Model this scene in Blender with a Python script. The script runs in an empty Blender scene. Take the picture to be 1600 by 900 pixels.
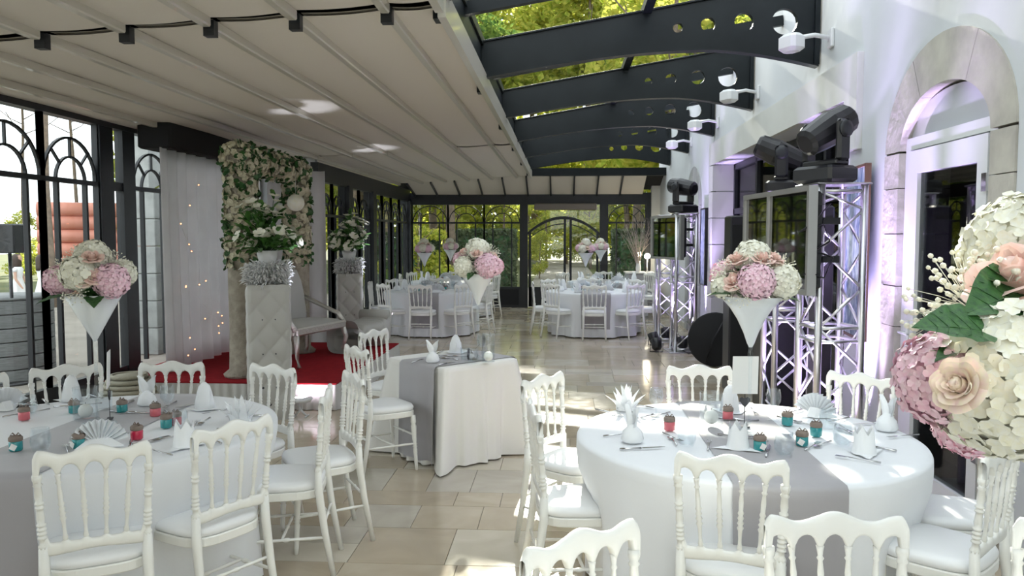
import bpy, math, random
from math import pi, sin, cos, tan, atan, atan2, sqrt, radians, exp
from mathutils import Vector, Matrix
R_ = random.Random(11)
C = bpy.context.scene.collection
# ------------------------------------------------------------------ camera
F = 1250.; EYE = 1.72
PITCH = atan(80/F); YAW = atan(80/F*cos(PITCH))
cd = bpy.data.cameras.new('camera'); cam = bpy.data.objects.new('camera', cd); C.objects.link(cam)
cd.sensor_width = 36; cd.lens = F/1600*36; cd.clip_end = 300; cd.clip_start = 0.05
cam.location = (0, 0, EYE); cam.rotation_euler = (pi/2-PITCH, 0, YAW)
bpy.context.scene.camera = cam
# ------------------------------------------------------------------ sky, sun, exposure
SKY = 2.4; SUN = 16.0; SUN_EL = 23.0; SUN_AZ = 0.9
w = bpy.data.worlds.new('world'); bpy.context.scene.world = w; w.use_nodes = True
bg = w.node_tree.nodes['Background']; bg.inputs[0].default_value = (0.90, 0.95, 1.0, 1); bg.inputs[1].default_value = SKY
sl = bpy.data.lights.new('sun', 'SUN'); sl.energy = SUN; sl.angle = radians(0.6); sl.color = (1.0, 0.93, 0.80)
so = bpy.data.objects.new('sun', sl); C.objects.link(so)
_d = Vector((sin(radians(SUN_AZ)), -cos(radians(SUN_AZ)), -tan(radians(SUN_EL))))
so.rotation_euler = _d.to_track_quat('-Z', 'Y').to_euler(); so.location = (-3, 30, 15)
vs = bpy.context.scene.view_settings
vs.view_transform = 'Standard'; vs.look = 'None'; vs.gamma = 1; vs.exposure = 0.15; vs.use_curve_mapping = False

# ------------------------------------------------------------------ pixel -> point on a real plane (layout from measurements)
_f = (-sin(YAW)*cos(PITCH), cos(YAW)*cos(PITCH), -sin(PITCH))
_r = (cos(YAW), sin(YAW), 0)
_u = (-sin(YAW)*sin(PITCH), cos(YAW)*sin(PITCH), cos(PITCH))
def ray(px, py):
    a = (px-800)/F; b = (450-py)/F
    return [_f[i]+a*_r[i]+b*_u[i] for i in range(3)]
def atz(px, py, z):
    d = ray(px, py); t = (z-EYE)/d[2]; return (d[0]*t, d[1]*t, z)
def aty(px, py, y):
    d = ray(px, py); t = y/d[1]; return (d[0]*t, y, EYE+d[2]*t)
def proj(x, y, z):
    z -= EYE; df = x*_f[0]+y*_f[1]+z*_f[2]
    if df < 0.05: return None
    return (800+F*(x*_r[0]+y*_r[1])/df, 450-F*(x*_u[0]+y*_u[1]+z*_u[2])/df, df)

# ------------------------------------------------------------------ materials
def nodes(name):
    m = bpy.data.materials.new(name); m.use_nodes = True
    nt = m.node_tree; return m, nt, nt.nodes['Principled BSDF']
def mat(name, col, rough=.5, metal=0., noise=None, bump=0., bscale=40., spec=.5, emit=None, sheen=0., coat=0., sub=None, stretch=None, obj_rand=0.):
    m, nt, b = nodes(name)
    b.inputs['Base Color'].default_value = (*col, 1); b.inputs['Roughness'].default_value = rough
    b.inputs['Metallic'].default_value = metal; b.inputs['Specular IOR Level'].default_value = spec
    if coat: b.inputs['Coat Weight'].default_value = coat
    if sheen: b.inputs['Sheen Weight'].default_value = sheen
    tc = nt.nodes.new('ShaderNodeTexCoord'); src = tc.outputs['Object']
    if stretch:
        mp = nt.nodes.new('ShaderNodeMapping'); mp.inputs['Scale'].default_value = stretch
        nt.links.new(src, mp.inputs[0]); src = mp.outputs[0]
    if noise:
        col2, sc = noise
        n = nt.nodes.new('ShaderNodeTexNoise'); n.inputs['Scale'].default_value = sc; n.inputs['Detail'].default_value = 6
        nt.links.new(src, n.inputs['Vector'])
        r = nt.nodes.new('ShaderNodeValToRGB'); r.color_ramp.elements[0].position = .35; r.color_ramp.elements[1].position = .68
        r.color_ramp.elements[0].color = (*col, 1); r.color_ramp.elements[1].color = (*col2, 1)
        nt.links.new(n.outputs[0], r.inputs[0]); nt.links.new(r.outputs[0], b.inputs['Base Color'])
    if bump:
        n2 = nt.nodes.new('ShaderNodeTexNoise'); n2.inputs['Scale'].default_value = bscale; n2.inputs['Detail'].default_value = 5
        nt.links.new(src, n2.inputs['Vector'])
        bp = nt.nodes.new('ShaderNodeBump'); bp.inputs['Strength'].default_value = bump; bp.inputs['Distance'].default_value = .02
        nt.links.new(n2.outputs[0], bp.inputs['Height']); nt.links.new(bp.outputs[0], b.inputs['Normal'])
    if emit: b.inputs['Emission Color'].default_value = (*emit[0], 1); b.inputs['Emission Strength'].default_value = emit[1]
    return m
def glassmat(name, tint=(1, 1, 1), refl=.9, rough=0.0, base=.04):
    m = bpy.data.materials.new(name); m.use_nodes = True; nt = m.node_tree; nt.nodes.clear()
    o = nt.nodes.new('ShaderNodeOutputMaterial'); mx = nt.nodes.new('ShaderNodeMixShader')
    t = nt.nodes.new('ShaderNodeBsdfTransparent'); t.inputs[0].default_value = (*tint, 1)
    g = nt.nodes.new('ShaderNodeBsdfGlossy'); g.inputs['Roughness'].default_value = rough; g.inputs['Color'].default_value = (refl, refl, refl, 1)
    lw = nt.nodes.new('ShaderNodeLayerWeight'); lw.inputs[0].default_value = .35
    mr = nt.nodes.new('ShaderNodeMapRange'); mr.inputs['To Min'].default_value = base; mr.inputs['To Max'].default_value = .6
    pw = nt.nodes.new('ShaderNodeMath'); pw.operation = 'POWER'; pw.inputs[1].default_value = 4.0
    nt.links.new(lw.outputs['Facing'], pw.inputs[0]); nt.links.new(pw.outputs[0], mr.inputs['Value'])
    nt.links.new(mr.outputs[0], mx.inputs[0]); nt.links.new(t.outputs[0], mx.inputs[1]); nt.links.new(g.outputs[0], mx.inputs[2])
    nt.links.new(mx.outputs[0], o.inputs[0]); return m
def leafmat(name, c1, c2, trans=.45, rough=.5):
    m = bpy.data.materials.new(name); m.use_nodes = True; nt = m.node_tree; nt.nodes.clear()
    o = nt.nodes.new('ShaderNodeOutputMaterial'); mx = nt.nodes.new('ShaderNodeMixShader'); mx.inputs[0].default_value = trans
    d = nt.nodes.new('ShaderNodeBsdfDiffuse'); t = nt.nodes.new('ShaderNodeBsdfTranslucent')
    tc = nt.nodes.new('ShaderNodeTexCoord'); n = nt.nodes.new('ShaderNodeTexNoise'); n.inputs['Scale'].default_value = 3.5
    r = nt.nodes.new('ShaderNodeValToRGB'); r.color_ramp.elements[0].position = .38; r.color_ramp.elements[1].position = .62
    r.color_ramp.elements[0].color = (*c1, 1); r.color_ramp.elements[1].color = (*c2, 1)
    nt.links.new(tc.outputs['Object'], n.inputs[0]); nt.links.new(n.outputs[0], r.inputs[0])
    nt.links.new(r.outputs[0], d.inputs[0]); nt.links.new(r.outputs[0], t.inputs[0])
    nt.links.new(d.outputs[0], mx.inputs[1]); nt.links.new(t.outputs[0], mx.inputs[2]); nt.links.new(mx.outputs[0], o.inputs[0]); return m
M = {}
M['chair'] = mat('white_lacquer', (.84, .84, .80), .28, coat=.3, bump=.02, bscale=9)
M['cushion'] = mat('white_leatherette', (.84, .85, .86), .38, bump=.03, bscale=60)
M['cloth'] = mat('white_linen', (.80, .82, .85), .85, bump=.10, bscale=12, sheen=.2)
M['cloth2'] = mat('cream_linen', (.78, .77, .74), .85, bump=.10, bscale=9, sheen=.2)
M['runner'] = mat('grey_satin', (.36, .35, .37), .55, bump=.08, bscale=14, sheen=.3)
M['napkin'] = mat('white_napkin', (.86, .88, .90), .85, bump=.05, bscale=60)
M['steel'] = mat('cutlery_steel', (.62, .62, .63), .16, 1.)
M['alu'] = mat('truss_aluminium', (.66, .66, .68), .30, 1., bump=.03, bscale=30)
M['tvframe'] = mat('silver_frame', (.42, .42, .41), .35, .6)
M['black'] = mat('black_plastic', (.012, .012, .015), .35)
M['blackmat'] = mat('black_cloth', (.010, .010, .012), .85)
M['screen'] = mat('screen_glass', (.006, .006, .007), .03, spec=1.0); M['screen'].node_tree.nodes['Principled BSDF'].inputs['IOR'].default_value = 2.4
M['iron'] = mat('dark_iron', (.010, .012, .016), .42, noise=((.016, .019, .024), 5), spec=.5)
M['roofiron'] = mat('roof_iron', (.004, .007, .009), .42, noise=((.007, .011, .013), 4), spec=.3)
M['fabric'] = mat('roof_canvas', (.66, .615, .54), .7, bump=.03, bscale=50)
M['rib'] = mat('cream_aluminium', (.52, .49, .42), .30, coat=.3)
M['gap'] = mat('black_rubber', (.01, .01, .01), .8)
M['plaster'] = mat('white_plaster', (.60, .625, .65), .75, noise=((.63, .655, .68), 2), bump=.05, bscale=8)
M['plaster2'] = mat('cream_plaster', (.62, .63, .60), .75, noise=((.66, .67, .64), 2), bump=.05, bscale=8)
M['stone'] = mat('pale_limestone', (.52, .50, .44), .8, noise=((.40, .38, .34), 6), bump=.35, bscale=16)
M['stone2'] = mat('grey_stone', (.42, .43, .42), .85, noise=((.30, .31, .30), 5), bump=.4, bscale=10)
M['upvc'] = mat('white_door_paint', (.72, .74, .74), .35)
M['darkroom'] = mat('dim_interior_shade', (.035, .035, .038), .8)  # dimness of the room behind the glass, put into its wall colour
M['glass'] = glassmat('window_glass', (.95, .97, .96), .9, base=.03)
M['darkglass'] = glassmat('tinted_door_glass', (.55, .57, .58), .9, base=.09)
M['crystal'] = glassmat('drinking_glass', (.95, .97, .98), 1.0, .02, base=.05)
M['frost'] = mat('white_vase_liner', (.74, .77, .78), .35, coat=.6)
M['candle'] = mat('white_wax', (.86, .85, .80), .5)
M['teal'] = mat('teal_sweets_jar', (.02, .27, .29), .2, coat=.5)
M['pinkjar'] = mat('pink_sweets_jar', (.62, .13, .16), .2, coat=.5)
M['redjar'] = mat('red_sweets_jar', (.55, .015, .06), .2, coat=.5)
M['kraft'] = mat('kraft_ribbon_lid', (.24, .19, .16), .8, bump=.2, bscale=120)
M['tag'] = mat('white_paper', (.85, .85, .83), .8)
M['slate'] = mat('slate_heart', (.06, .06, .07), .7)
M['petalw'] = mat('white_petal', (.82, .82, .74), .6, noise=((.80, .78, .62), 30))
M['petalp'] = mat('pink_petal', (.82, .50, .62), .6, noise=((.86, .66, .72), 14))
M['petala'] = mat('ivory_petal', (.62, .58, .44), .7, noise=((.52, .48, .34), 20))
M['petalh'] = mat('peach_petal', (.86, .58, .52), .6, noise=((.87, .70, .62), 6))
M['petalc'] = mat('cream_petal', (.86, .76, .58), .6, noise=((.86, .66, .62), 6))
M['leaf'] = mat('dark_green_leaf', (.018, .075, .02), .45, noise=((.045, .14, .03), 20), bump=.1, bscale=60)
M['leaf2'] = mat('fresh_green_leaf', (.07, .20, .03), .5, noise=((.03, .10, .02), 15))
M['carpet'] = mat('red_carpet', (.30, .016, .022), .95, noise=((.24, .012, .018), 12), bump=.2, bscale=200, spec=.1)
M['skirt'] = mat('stage_skirt_cloth', (.58, .57, .54), .85)
M['tuft'] = mat('tufted_leatherette', (.50, .495, .465), .42)
M['silver'] = mat('silver_leaf_frame', (.66, .64, .60), .28, .8, bump=.5, bscale=60)

M['fur'] = mat('column_bark_cloth', (.40, .36, .29), .95, noise=((.28, .25, .20), 14), bump=.8, bscale=35)
M['wicker'] = mat('wicker', (.36, .34, .26), .7, bump=.6, bscale=40)
M['pave'] = mat('terrace_paving', (.30, .27, .23), .9, noise=((.22, .20, .17), 1.5), bump=.2, bscale=5)
M['lawn'] = mat('lawn', (.06, .085, .02), .95, noise=((.13, .13, .045), .6), bump=.4, bscale=30)
M['bark'] = mat('pine_bark', (.24, .18, .13), .9, noise=((.14, .105, .08), 8), bump=.5, bscale=12)
M['greywood'] = mat('weathered_wood', (.27, .28, .28), .85, noise=((.18, .19, .19), 8), stretch=(1, 1, 12), bump=.3, bscale=20)
M['inflate'] = mat('salmon_inflatable_pvc', (.62, .25, .18), .5)
M['leafa'] = leafmat('forest_leaf_bright', (.30, .38, .05), (.62, .58, .12), .62)
M['leafb'] = leafmat('forest_leaf_green', (.08, .16, .04), (.26, .34, .07), .5)
M['curtain'] = leafmat('white_voile', (.80, .79, .80), (.84, .83, .84), .55)
M['feather'] = leafmat('white_feather', (.88, .88, .88), (.92, .92, .92), .35)
M['hedge'] = leafmat('hedge_leaf', (.05, .075, .04), (.13, .16, .08), .35)
M['skin'] = mat('skin', (.55, .33, .24), .55)
M['dress'] = mat('white_dress', (.82, .82, .82), .8)
M['hairb'] = mat('brown_hair', (.05, .028, .018), .6)
M['bulb'] = mat('fairy_bulb', (1, .5, .3), .5, emit=((1.0, .30, .12), 6))
M['lampface'] = mat('white_led_face', (1, 1, 1), .5, emit=((.97, .88, 1.0), 14))
M['violet'] = mat('violet_led_face', (.8, .7, 1), .5, emit=((.66, .5, 1.0), 12))
M['warmbulb'] = mat('warm_lamp_bulb', (1, .9, .7), .5, emit=((1.0, .86, .62), 60))
M['heater'] = mat('heater_panel', (.20, .17, .15), .5)
M['white'] = mat('white_enamel', (.70, .71, .72), .4)
M['twig'] = mat('pale_twig', (.50, .42, .38), .8)
M['brown'] = mat('brown_frame', (.14, .075, .05), .5)
def tilemat(name, a, b):
    m, nt, p = nodes(name)
    g = nt.nodes.new('ShaderNodeNewGeometry'); n = nt.nodes.new('ShaderNodeTexNoise'); n.inputs['Scale'].default_value = 2.3; n.inputs['Detail'].default_value = 8
    n.inputs['Distortion'].default_value = 1.2
    nt.links.new(g.outputs['Position'], n.inputs['Vector'])
    r = nt.nodes.new('ShaderNodeValToRGB'); r.color_ramp.elements[0].position = .35; r.color_ramp.elements[1].position = .65
    r.color_ramp.elements[0].color = (*a, 1); r.color_ramp.elements[1].color = (*b, 1)
    nt.links.new(n.outputs[0], r.inputs[0]); nt.links.new(r.outputs[0], p.inputs['Base Color'])
    n2 = nt.nodes.new('ShaderNodeTexNoise'); n2.inputs['Scale'].default_value = 9; nt.links.new(g.outputs['Position'], n2.inputs['Vector'])
    mr = nt.nodes.new('ShaderNodeMapRange'); mr.inputs['To Min'].default_value = .07; mr.inputs['To Max'].default_value = .20
    nt.links.new(n2.outputs[0], mr.inputs['Value']); nt.links.new(mr.outputs[0], p.inputs['Roughness'])
    p.inputs['Specular IOR Level'].default_value = .5
    return m
TILES = [tilemat('limestone_tile', (.50, .43, .33), (.42, .355, .265)), tilemat('limestone_tile_pale', (.58, .53, .44), (.50, .45, .36)),
         tilemat('limestone_tile_warm', (.46, .385, .285), (.38, .32, .24)), tilemat('limestone_tile_grey', (.50, .46, .39), (.42, .38, .32))]
def painting_mat():
    m, nt, p = nodes('abstract_blue_canvas')
    tc = nt.nodes.new('ShaderNodeTexCoord'); mp = nt.nodes.new('ShaderNodeMapping'); mp.inputs['Scale'].default_value = (3, 3, 1.2)
    n = nt.nodes.new('ShaderNodeTexNoise'); n.inputs['Scale'].default_value = 4; n.inputs['Detail'].default_value = 6; n.inputs['Distortion'].default_value = 2
    r = nt.nodes.new('ShaderNodeValToRGB'); r.color_ramp.elements[0].position = .38; r.color_ramp.elements[1].position = .62
    r.color_ramp.elements[0].color = (.10, .16, .26, 1); r.color_ramp.elements[1].color = (.50, .58, .64, 1)
    nt.links.new(tc.outputs['Object'], mp.inputs[0]); nt.links.new(mp.outputs[0], n.inputs[0]); nt.links.new(n.outputs[0], r.inputs[0]); nt.links.new(r.outputs[0], p.inputs['Base Color'])
    return m
M['canvas'] = painting_mat()

# ------------------------------------------------------------------ mesh builder
class MB:
    def __init__(s): s.v = []; s.f = []; s.sm = []; s.mi = []
    def add(s, vs_, fs, smooth=False, mi=0):
        o = len(s.v); s.v.extend([tuple(p) for p in vs_])
        for f in fs: s.f.append(tuple(i+o for i in f)); s.sm.append(smooth); s.mi.append(mi)
        return s
    def box(s, x0, x1, y0, y1, z0, z1, mi=0):
        return s.add([(x0, y0, z0), (x1, y0, z0), (x1, y1, z0), (x0, y1, z0), (x0, y0, z1), (x1, y0, z1), (x1, y1, z1), (x0, y1, z1)],
                     [(0, 3, 2, 1), (4, 5, 6, 7), (0, 1, 5, 4), (1, 2, 6, 5), (2, 3, 7, 6), (3, 0, 4, 7)], False, mi)
    def cbox(s, c, d, rz=0., rx=0., ry=0.):
        m = Matrix.Translation(c) @ Matrix.Rotation(rz, 4, 'Z') @ Matrix.Rotation(rx, 4, 'X') @ Matrix.Rotation(ry, 4, 'Y')
        hx, hy, hz = d[0]/2, d[1]/2, d[2]/2
        vv = [m @ Vector(p) for p in [(-hx, -hy, -hz), (hx, -hy, -hz), (hx, hy, -hz), (-hx, hy, -hz), (-hx, -hy, hz), (hx, -hy, hz), (hx, hy, hz), (-hx, hy, hz)]]
        return s.add(vv, [(0, 3, 2, 1), (4, 5, 6, 7), (0, 1, 5, 4), (1, 2, 6, 5), (2, 3, 7, 6), (3, 0, 4, 7)])
    def bbox(s, c, d, b=.01, rz=0.):       # box with chamfered vertical and top edges
        hx, hy, hz = d[0]/2, d[1]/2, d[2]/2; vv = []
        m = Matrix.Translation(c) @ Matrix.Rotation(rz, 4, 'Z')
        for z, k in ((-hz, b), (-hz+b, 0), (hz-b, 0), (hz, b)):
            X = hx-k; Y = hy-k; q = b
            for p in [(-X+q, -Y), (X-q, -Y), (X, -Y+q), (X, Y-q), (X-q, Y), (-X+q, Y), (-X, Y-q), (-X, -Y+q)]: vv.append(m @ Vector((p[0], p[1], z)))
        fs = [tuple(range(7, -1, -1)), tuple(range(24, 32))]
        for r in range(3):
            for i in range(8): j = (i+1) % 8; fs.append((r*8+i, r*8+j, r*8+8+j, r*8+8+i))
        return s.add(vv, fs)
    def lathe(s, prof, n=12, o=(0, 0, 0), ax=None, smooth=True, cap=True):
        m = Matrix.Translation(o)
        if ax is not None: m = m @ Vector(ax).to_track_quat('Z', 'Y').to_matrix().to_4x4()
        vv = []; fs = []
        for (r, z) in prof:
            for i in range(n): a = 2*pi*i/n; vv.append(m @ Vector((r*cos(a), r*sin(a), z)))
        for k in range(len(prof)-1):
            for i in range(n): j = (i+1) % n; fs.append((k*n+i, k*n+j, (k+1)*n+j, (k+1)*n+i))
        if cap:
            if prof[0][0] > 1e-4: fs.append(tuple(range(n-1, -1, -1)))
            if prof[-1][0] > 1e-4: fs.append(tuple(range((len(prof)-1)*n, len(prof)*n)))
        return s.add(vv, fs, smooth)
    def tube(s, pts, r, n=6, smooth=True):
        pts = [Vector(p) for p in pts]; vv = []; fs = []; K = len(pts)
        for k, p in enumerate(pts):
            t = (pts[min(k+1, K-1)]-pts[max(k-1, 0)]).normalized()
            up = Vector((0, 0, 1)) if abs(t.z) < .95 else Vector((0, 1, 0))
            a = t.cross(up).normalized(); b = a.cross(t); rr = r[k] if isinstance(r, (list, tuple)) else r
            for i in range(n): q = 2*pi*i/n; vv.append(p+a*rr*cos(q)+b*rr*sin(q))
        for k in range(K-1):
            for i in range(n): j = (i+1) % n; fs.append((k*n+i, (k+1)*n+i, (k+1)*n+j, k*n+j))
        fs.append(tuple(range(n))); fs.append(tuple(range(K*n-1, (K-1)*n-1, -1)))
        return s.add(vv, fs, smooth)
    def bar(s, a, b, w_, h):    # rectangular bar between two points, h vertical-ish
        a = Vector(a); b = Vector(b); t = (b-a).normalized(); up = Vector((0, 0, 1)) if abs(t.z) < .9 else Vector((0, 1, 0))
        x = t.cross(up).normalized()*w_/2; y = x.cross(t).normalized()*h/2
        vv = [a-x-y, a+x-y, a+x+y, a-x+y, b-x-y, b+x-y, b+x+y, b-x+y]
        return s.add(vv, [(0, 3, 2, 1), (4, 5, 6, 7), (0, 1, 5, 4), (1, 2, 6, 5), (2, 3, 7, 6), (3, 0, 4, 7)])
    def grid(s, fn, nu, nv, smooth=True, wrap=False):
        vv = [fn(i/nu, j/nv) for j in range(nv+1) for i in range(nu+1)]
        fs = [(j*(nu+1)+i, j*(nu+1)+i+1, (j+1)*(nu+1)+i+1, (j+1)*(nu+1)+i) for j in range(nv) for i in range(nu)]
        return s.add(vv, fs, smooth)
    def prism(s, poly, fn, d0, d1):   # poly list of 2d, fn(u,v,d)->3d
        n = len(poly); vv = [fn(p[0], p[1], d0) for p in poly]+[fn(p[0], p[1], d1) for p in poly]
        fs = [tuple(range(n-1, -1, -1)), tuple(range(n, 2*n))]+[(i, (i+1) % n, n+(i+1) % n, n+i) for i in range(n)]
        return s.add(vv, fs)
    def ico(s, c, r, n=6, m=4, sq=1.):
        return s.lathe([(r*sin(pi*k/m)+(1e-5), -r*cos(pi*k/m)*sq) for k in range(m+1)], n, c, cap=False)
    def mesh(s, name, mt):
        me = bpy.data.meshes.new(name); me.from_pydata(s.v, [], s.f)
        ms = mt if isinstance(mt, (list, tuple)) else [mt]
        for q in ms: me.materials.append(q)
        me.polygons.foreach_set('use_smooth', s.sm)
        if len(ms) > 1: me.polygons.foreach_set('material_index', s.mi)
        me.update(); return me
def ob(name, me, parent=None, loc=(0, 0, 0), rot=(0, 0, 0), sc=None):
    o = bpy.data.objects.new(name, me); C.objects.link(o)
    o.location = loc; o.rotation_euler = rot
    if sc is not None: o.scale = sc if hasattr(sc, '__len__') else (sc, sc, sc)
    if parent: o.parent = parent
    return o
def part(name, mb, mt, parent=None, loc=(0, 0, 0), rot=(0, 0, 0), label=None, stuff=False):
    o = ob(name, mb.mesh(name, M[mt] if isinstance(mt, str) else mt), parent, loc, rot)
    if label: o['label'] = label
    if stuff: o['kind'] = 'stuff'
    return o
def tag(o, label, cat, group=None, kind=None):
    o['label'] = label; o['category'] = cat
    if group: o['group'] = group
    if kind: o['kind'] = kind
    return o
def thing(name, label, cat, loc=(0, 0, 0), rz=0., group=None, sc=None):
    o = ob(name, None, None, loc, (0, 0, rz), sc); o.empty_display_size = .1
    return tag(o, label, cat, group)
def struct(name, mb=None, mt=None, parent=None):
    o = ob(name, mb.mesh(name, M[mt] if isinstance(mt, str) else mt) if mb else None, parent)
    if not parent: o['kind'] = 'structure'
    return o
def copy_tree(o, parent=None):
    c = o.copy(); C.objects.link(c); c.parent = parent
    for ch in list(o.children): copy_tree(ch, c)
    return c
def place(proto, first, loc, rz, label, group=None):
    """first use moves the prototype itself, later ones copy it"""
    o = proto if first else copy_tree(proto)
    o.location = loc; o.rotation_euler = (0, 0, rz); o['label'] = label
    if group: o['group'] = group
    elif 'group' in o: del o['group']
    return o

# ================================================================== SETTING
XL, XL2, XR, YF, YB = -4.7, -3.8, 2.3, 19.5, -3.5
def zc(x): return 3.1+.055*(x+1)          # canvas ceiling plane
def zr(x): return 3.50+.17*(x+.8)         # glass roof plane
# --- floor of individual limestone tiles
fb = MB().box(XL-.15, 5.2, YB, YF+.15, -.12, -.008)
floor = struct('floor', fb, M['gap'] if False else mat('tile_grout', (.20, .175, .14), .8))
rt = random.Random(5); tiles = []
y = YB+.02; row = 0
hs = [.40, .28, .52, .33, .40, .24, .52]
while y < YF:
    h = hs[row % 7]; row += 1; x = XL-rt.random()*.5
    while x < XR:
        L = rt.choice([.30, .40, .52, .60, .60, .40, .72])
        if L > .5 and h > .35 and rt.random() < .28:   # some cells hold two courses
            tiles.append((x, x+L, y, y+h*.5)); tiles.append((x, x+L, y+h*.5, y+h))
        else: tiles.append((x, x+L, y, y+h))
        x += L
    y += h
def tile_area(t):
    q = [proj(X, Y, 0) for X in t[:2] for Y in t[2:]]
    if None in q: return 0
    cx = sum(p[0] for p in q)/4; cy = sum(p[1] for p in q)/4
    if not (-20 < cx < 1620 and 0 < cy < 930): return 0
    if cx < 420 and cy > 620: return 0
    if t[0] < -2.2 and t[2] > 7.6 and t[3] < 10.6: return 0
    wd = F*(t[1]-t[0])/q[0][2]; hh = max(p[1] for p in q)-min(p[1] for p in q)
    return wd*hh if hh > 4 else 0
tiles = [(max(a, XL), min(b, XR), c, min(d, YF)) for a, b, c, d in tiles if b > XL+.02]
tiles.sort(key=tile_area, reverse=True)
unit = [MB().add([(0, 0, -.01), (1, 0, -.01), (1, 1, -.01), (0, 1, -.01), (0, 0, -.0012), (1, 0, -.0012), (1, 1, -.0012), (0, 1, -.0012), (.006, .008, 0), (.994, .008, 0), (.994, .992, 0), (.006, .992, 0)],
        [(0, 1, 5, 4), (1, 2, 6, 5), (2, 3, 7, 6), (3, 0, 4, 7), (4, 5, 9, 8), (5, 6, 10, 9), (6, 7, 11, 10), (7, 4, 8, 11), (8, 9, 10, 11)]).mesh('tile', tm) for tm in TILES]
rest = MB(); g = .0018
for k, t in enumerate(tiles):
    mi = rt.choice([0, 0, 0, 1, 2, 2, 3])
    if t[1]-t[0] < .06: mi = 0
    if k < 300: ob('tile', unit[mi], floor, (t[0]+g, t[2]+g, 0), sc=(t[1]-t[0]-2*g, t[3]-t[2]-2*g, 1))
    else: rest.box(t[0]+g, t[1]-g, t[2]+g, t[3]-g, -.01, 0, mi)
o = ob('tile_field', rest.mesh('tile_field', TILES), floor); o['kind'] = 'stuff'

# --- canvas ceiling: panels between cream rails, in three lengths
ceiling = ob('ceiling', None); ceiling['kind'] = 'structure'
ribx = [-4.72, -4.28, -3.75, -3.22, -2.68, -2.15, -1.62, -1.06, -.74]
secs = [(YB, 4.78), (4.90, 12.03), (12.09, 18.25)]
for (ya, yb) in secs:
    for i in range(len(ribx)-1):
        a, b = ribx[i]+.012, ribx[i+1]-.012; m_ = MB()
        def sag(u_, v_): return (a+(b-a)*u_, ya+(yb-ya)*v_, zc(a+(b-a)*u_)-.012*sin(pi*u_)-.006*sin(v_*17+i))
        m_.grid(sag, 6, 10); m_.grid(lambda u_, v_: tuple(Vector(sag(1-u_, v_))+Vector((0, 0, .02))), 6, 10)
        part('canvas_panel', m_, 'fabric', ceiling)
bk = MB().box(XL, -.76, YB, 18.3, 0, .02); bk.v = [(p[0], p[1], zc(p[0])+.05+p[2]) for p in bk.v]
part('canvas_backing', bk, 'gap', ceiling)
for i, x in enumerate(ribx[1:]):
    m_ = MB(); z = zc(x); last = (i == len(ribx)-2)
    poly = [(-.022, -.055), (.022, -.055), (.028, -.045), (.028, 0), (-.028, 0), (-.028, -.045)] if not last else [(-.02, -.075), (.03, -.075), (.03, .10), (-.02, .10)]
    for (ya, yb) in secs: m_.prism(poly, lambda a, b, d: (x+a, d, z+b), ya+(.0 if ya < 0 else -.03), yb)
    part('canopy_rail', m_, 'rib', ceiling)
    if not last:
        for yy in (4.84,): part('rail_joint', MB().box(x-.034, x+.034, yy-.03, yy+.03, z-.10, z-.005), 'iron', ceiling)
# far hip section: sloping canvas down to the gable beam
hipx = [-3.6+i*.55 for i in range(11)]
for i in range(len(hipx)-1):
    a, b = hipx[i]+.012, min(hipx[i+1]-.012, XR); m_ = MB()
    if a > XR-.1: continue
    def hz(x, t): top = zc(min(x, -.3)) if x < -.3 else 3.14; return top+(2.74-top)*t
    m_.grid(lambda u_, v_: (a+(b-a)*u_, 18.4+1.0*v_, hz(a+(b-a)*u_, v_)), 2, 4)
    m_.grid(lambda u_, v_: (a+(b-a)*(1-u_), 18.4+1.0*v_, hz(a+(b-a)*(1-u_), v_)+.02), 2, 4)
    part('hip_panel', m_, 'fabric', ceiling)
    part('hip_bar', MB().bar((a-.012, 18.35, hz(a, 0)-.02), (a-.012, 19.4, hz(a, 1)-.02), .035, .05), 'iron', ceiling)
bkh = MB(); bkh.add([(-4.0, 18.3, 3.2), (XR, 18.3, 3.25), (XR, 19.6, 2.86), (-4.0, 19.6, 2.86)], [(0, 1, 2, 3)]); bkh.add([(-4.0, 18.3, 3.22), (XR, 18.3, 3.27), (XR, 19.6, 2.88), (-4.0, 19.6, 2.88)], [(0, 3, 2, 1)])
part('canvas_backing', bkh, 'gap', ceiling)
part('ridge_beam', MB().box(-.8, XR, 18.22, 18.42, 3.10, 3.27), 'roofiron', ceiling)
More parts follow.
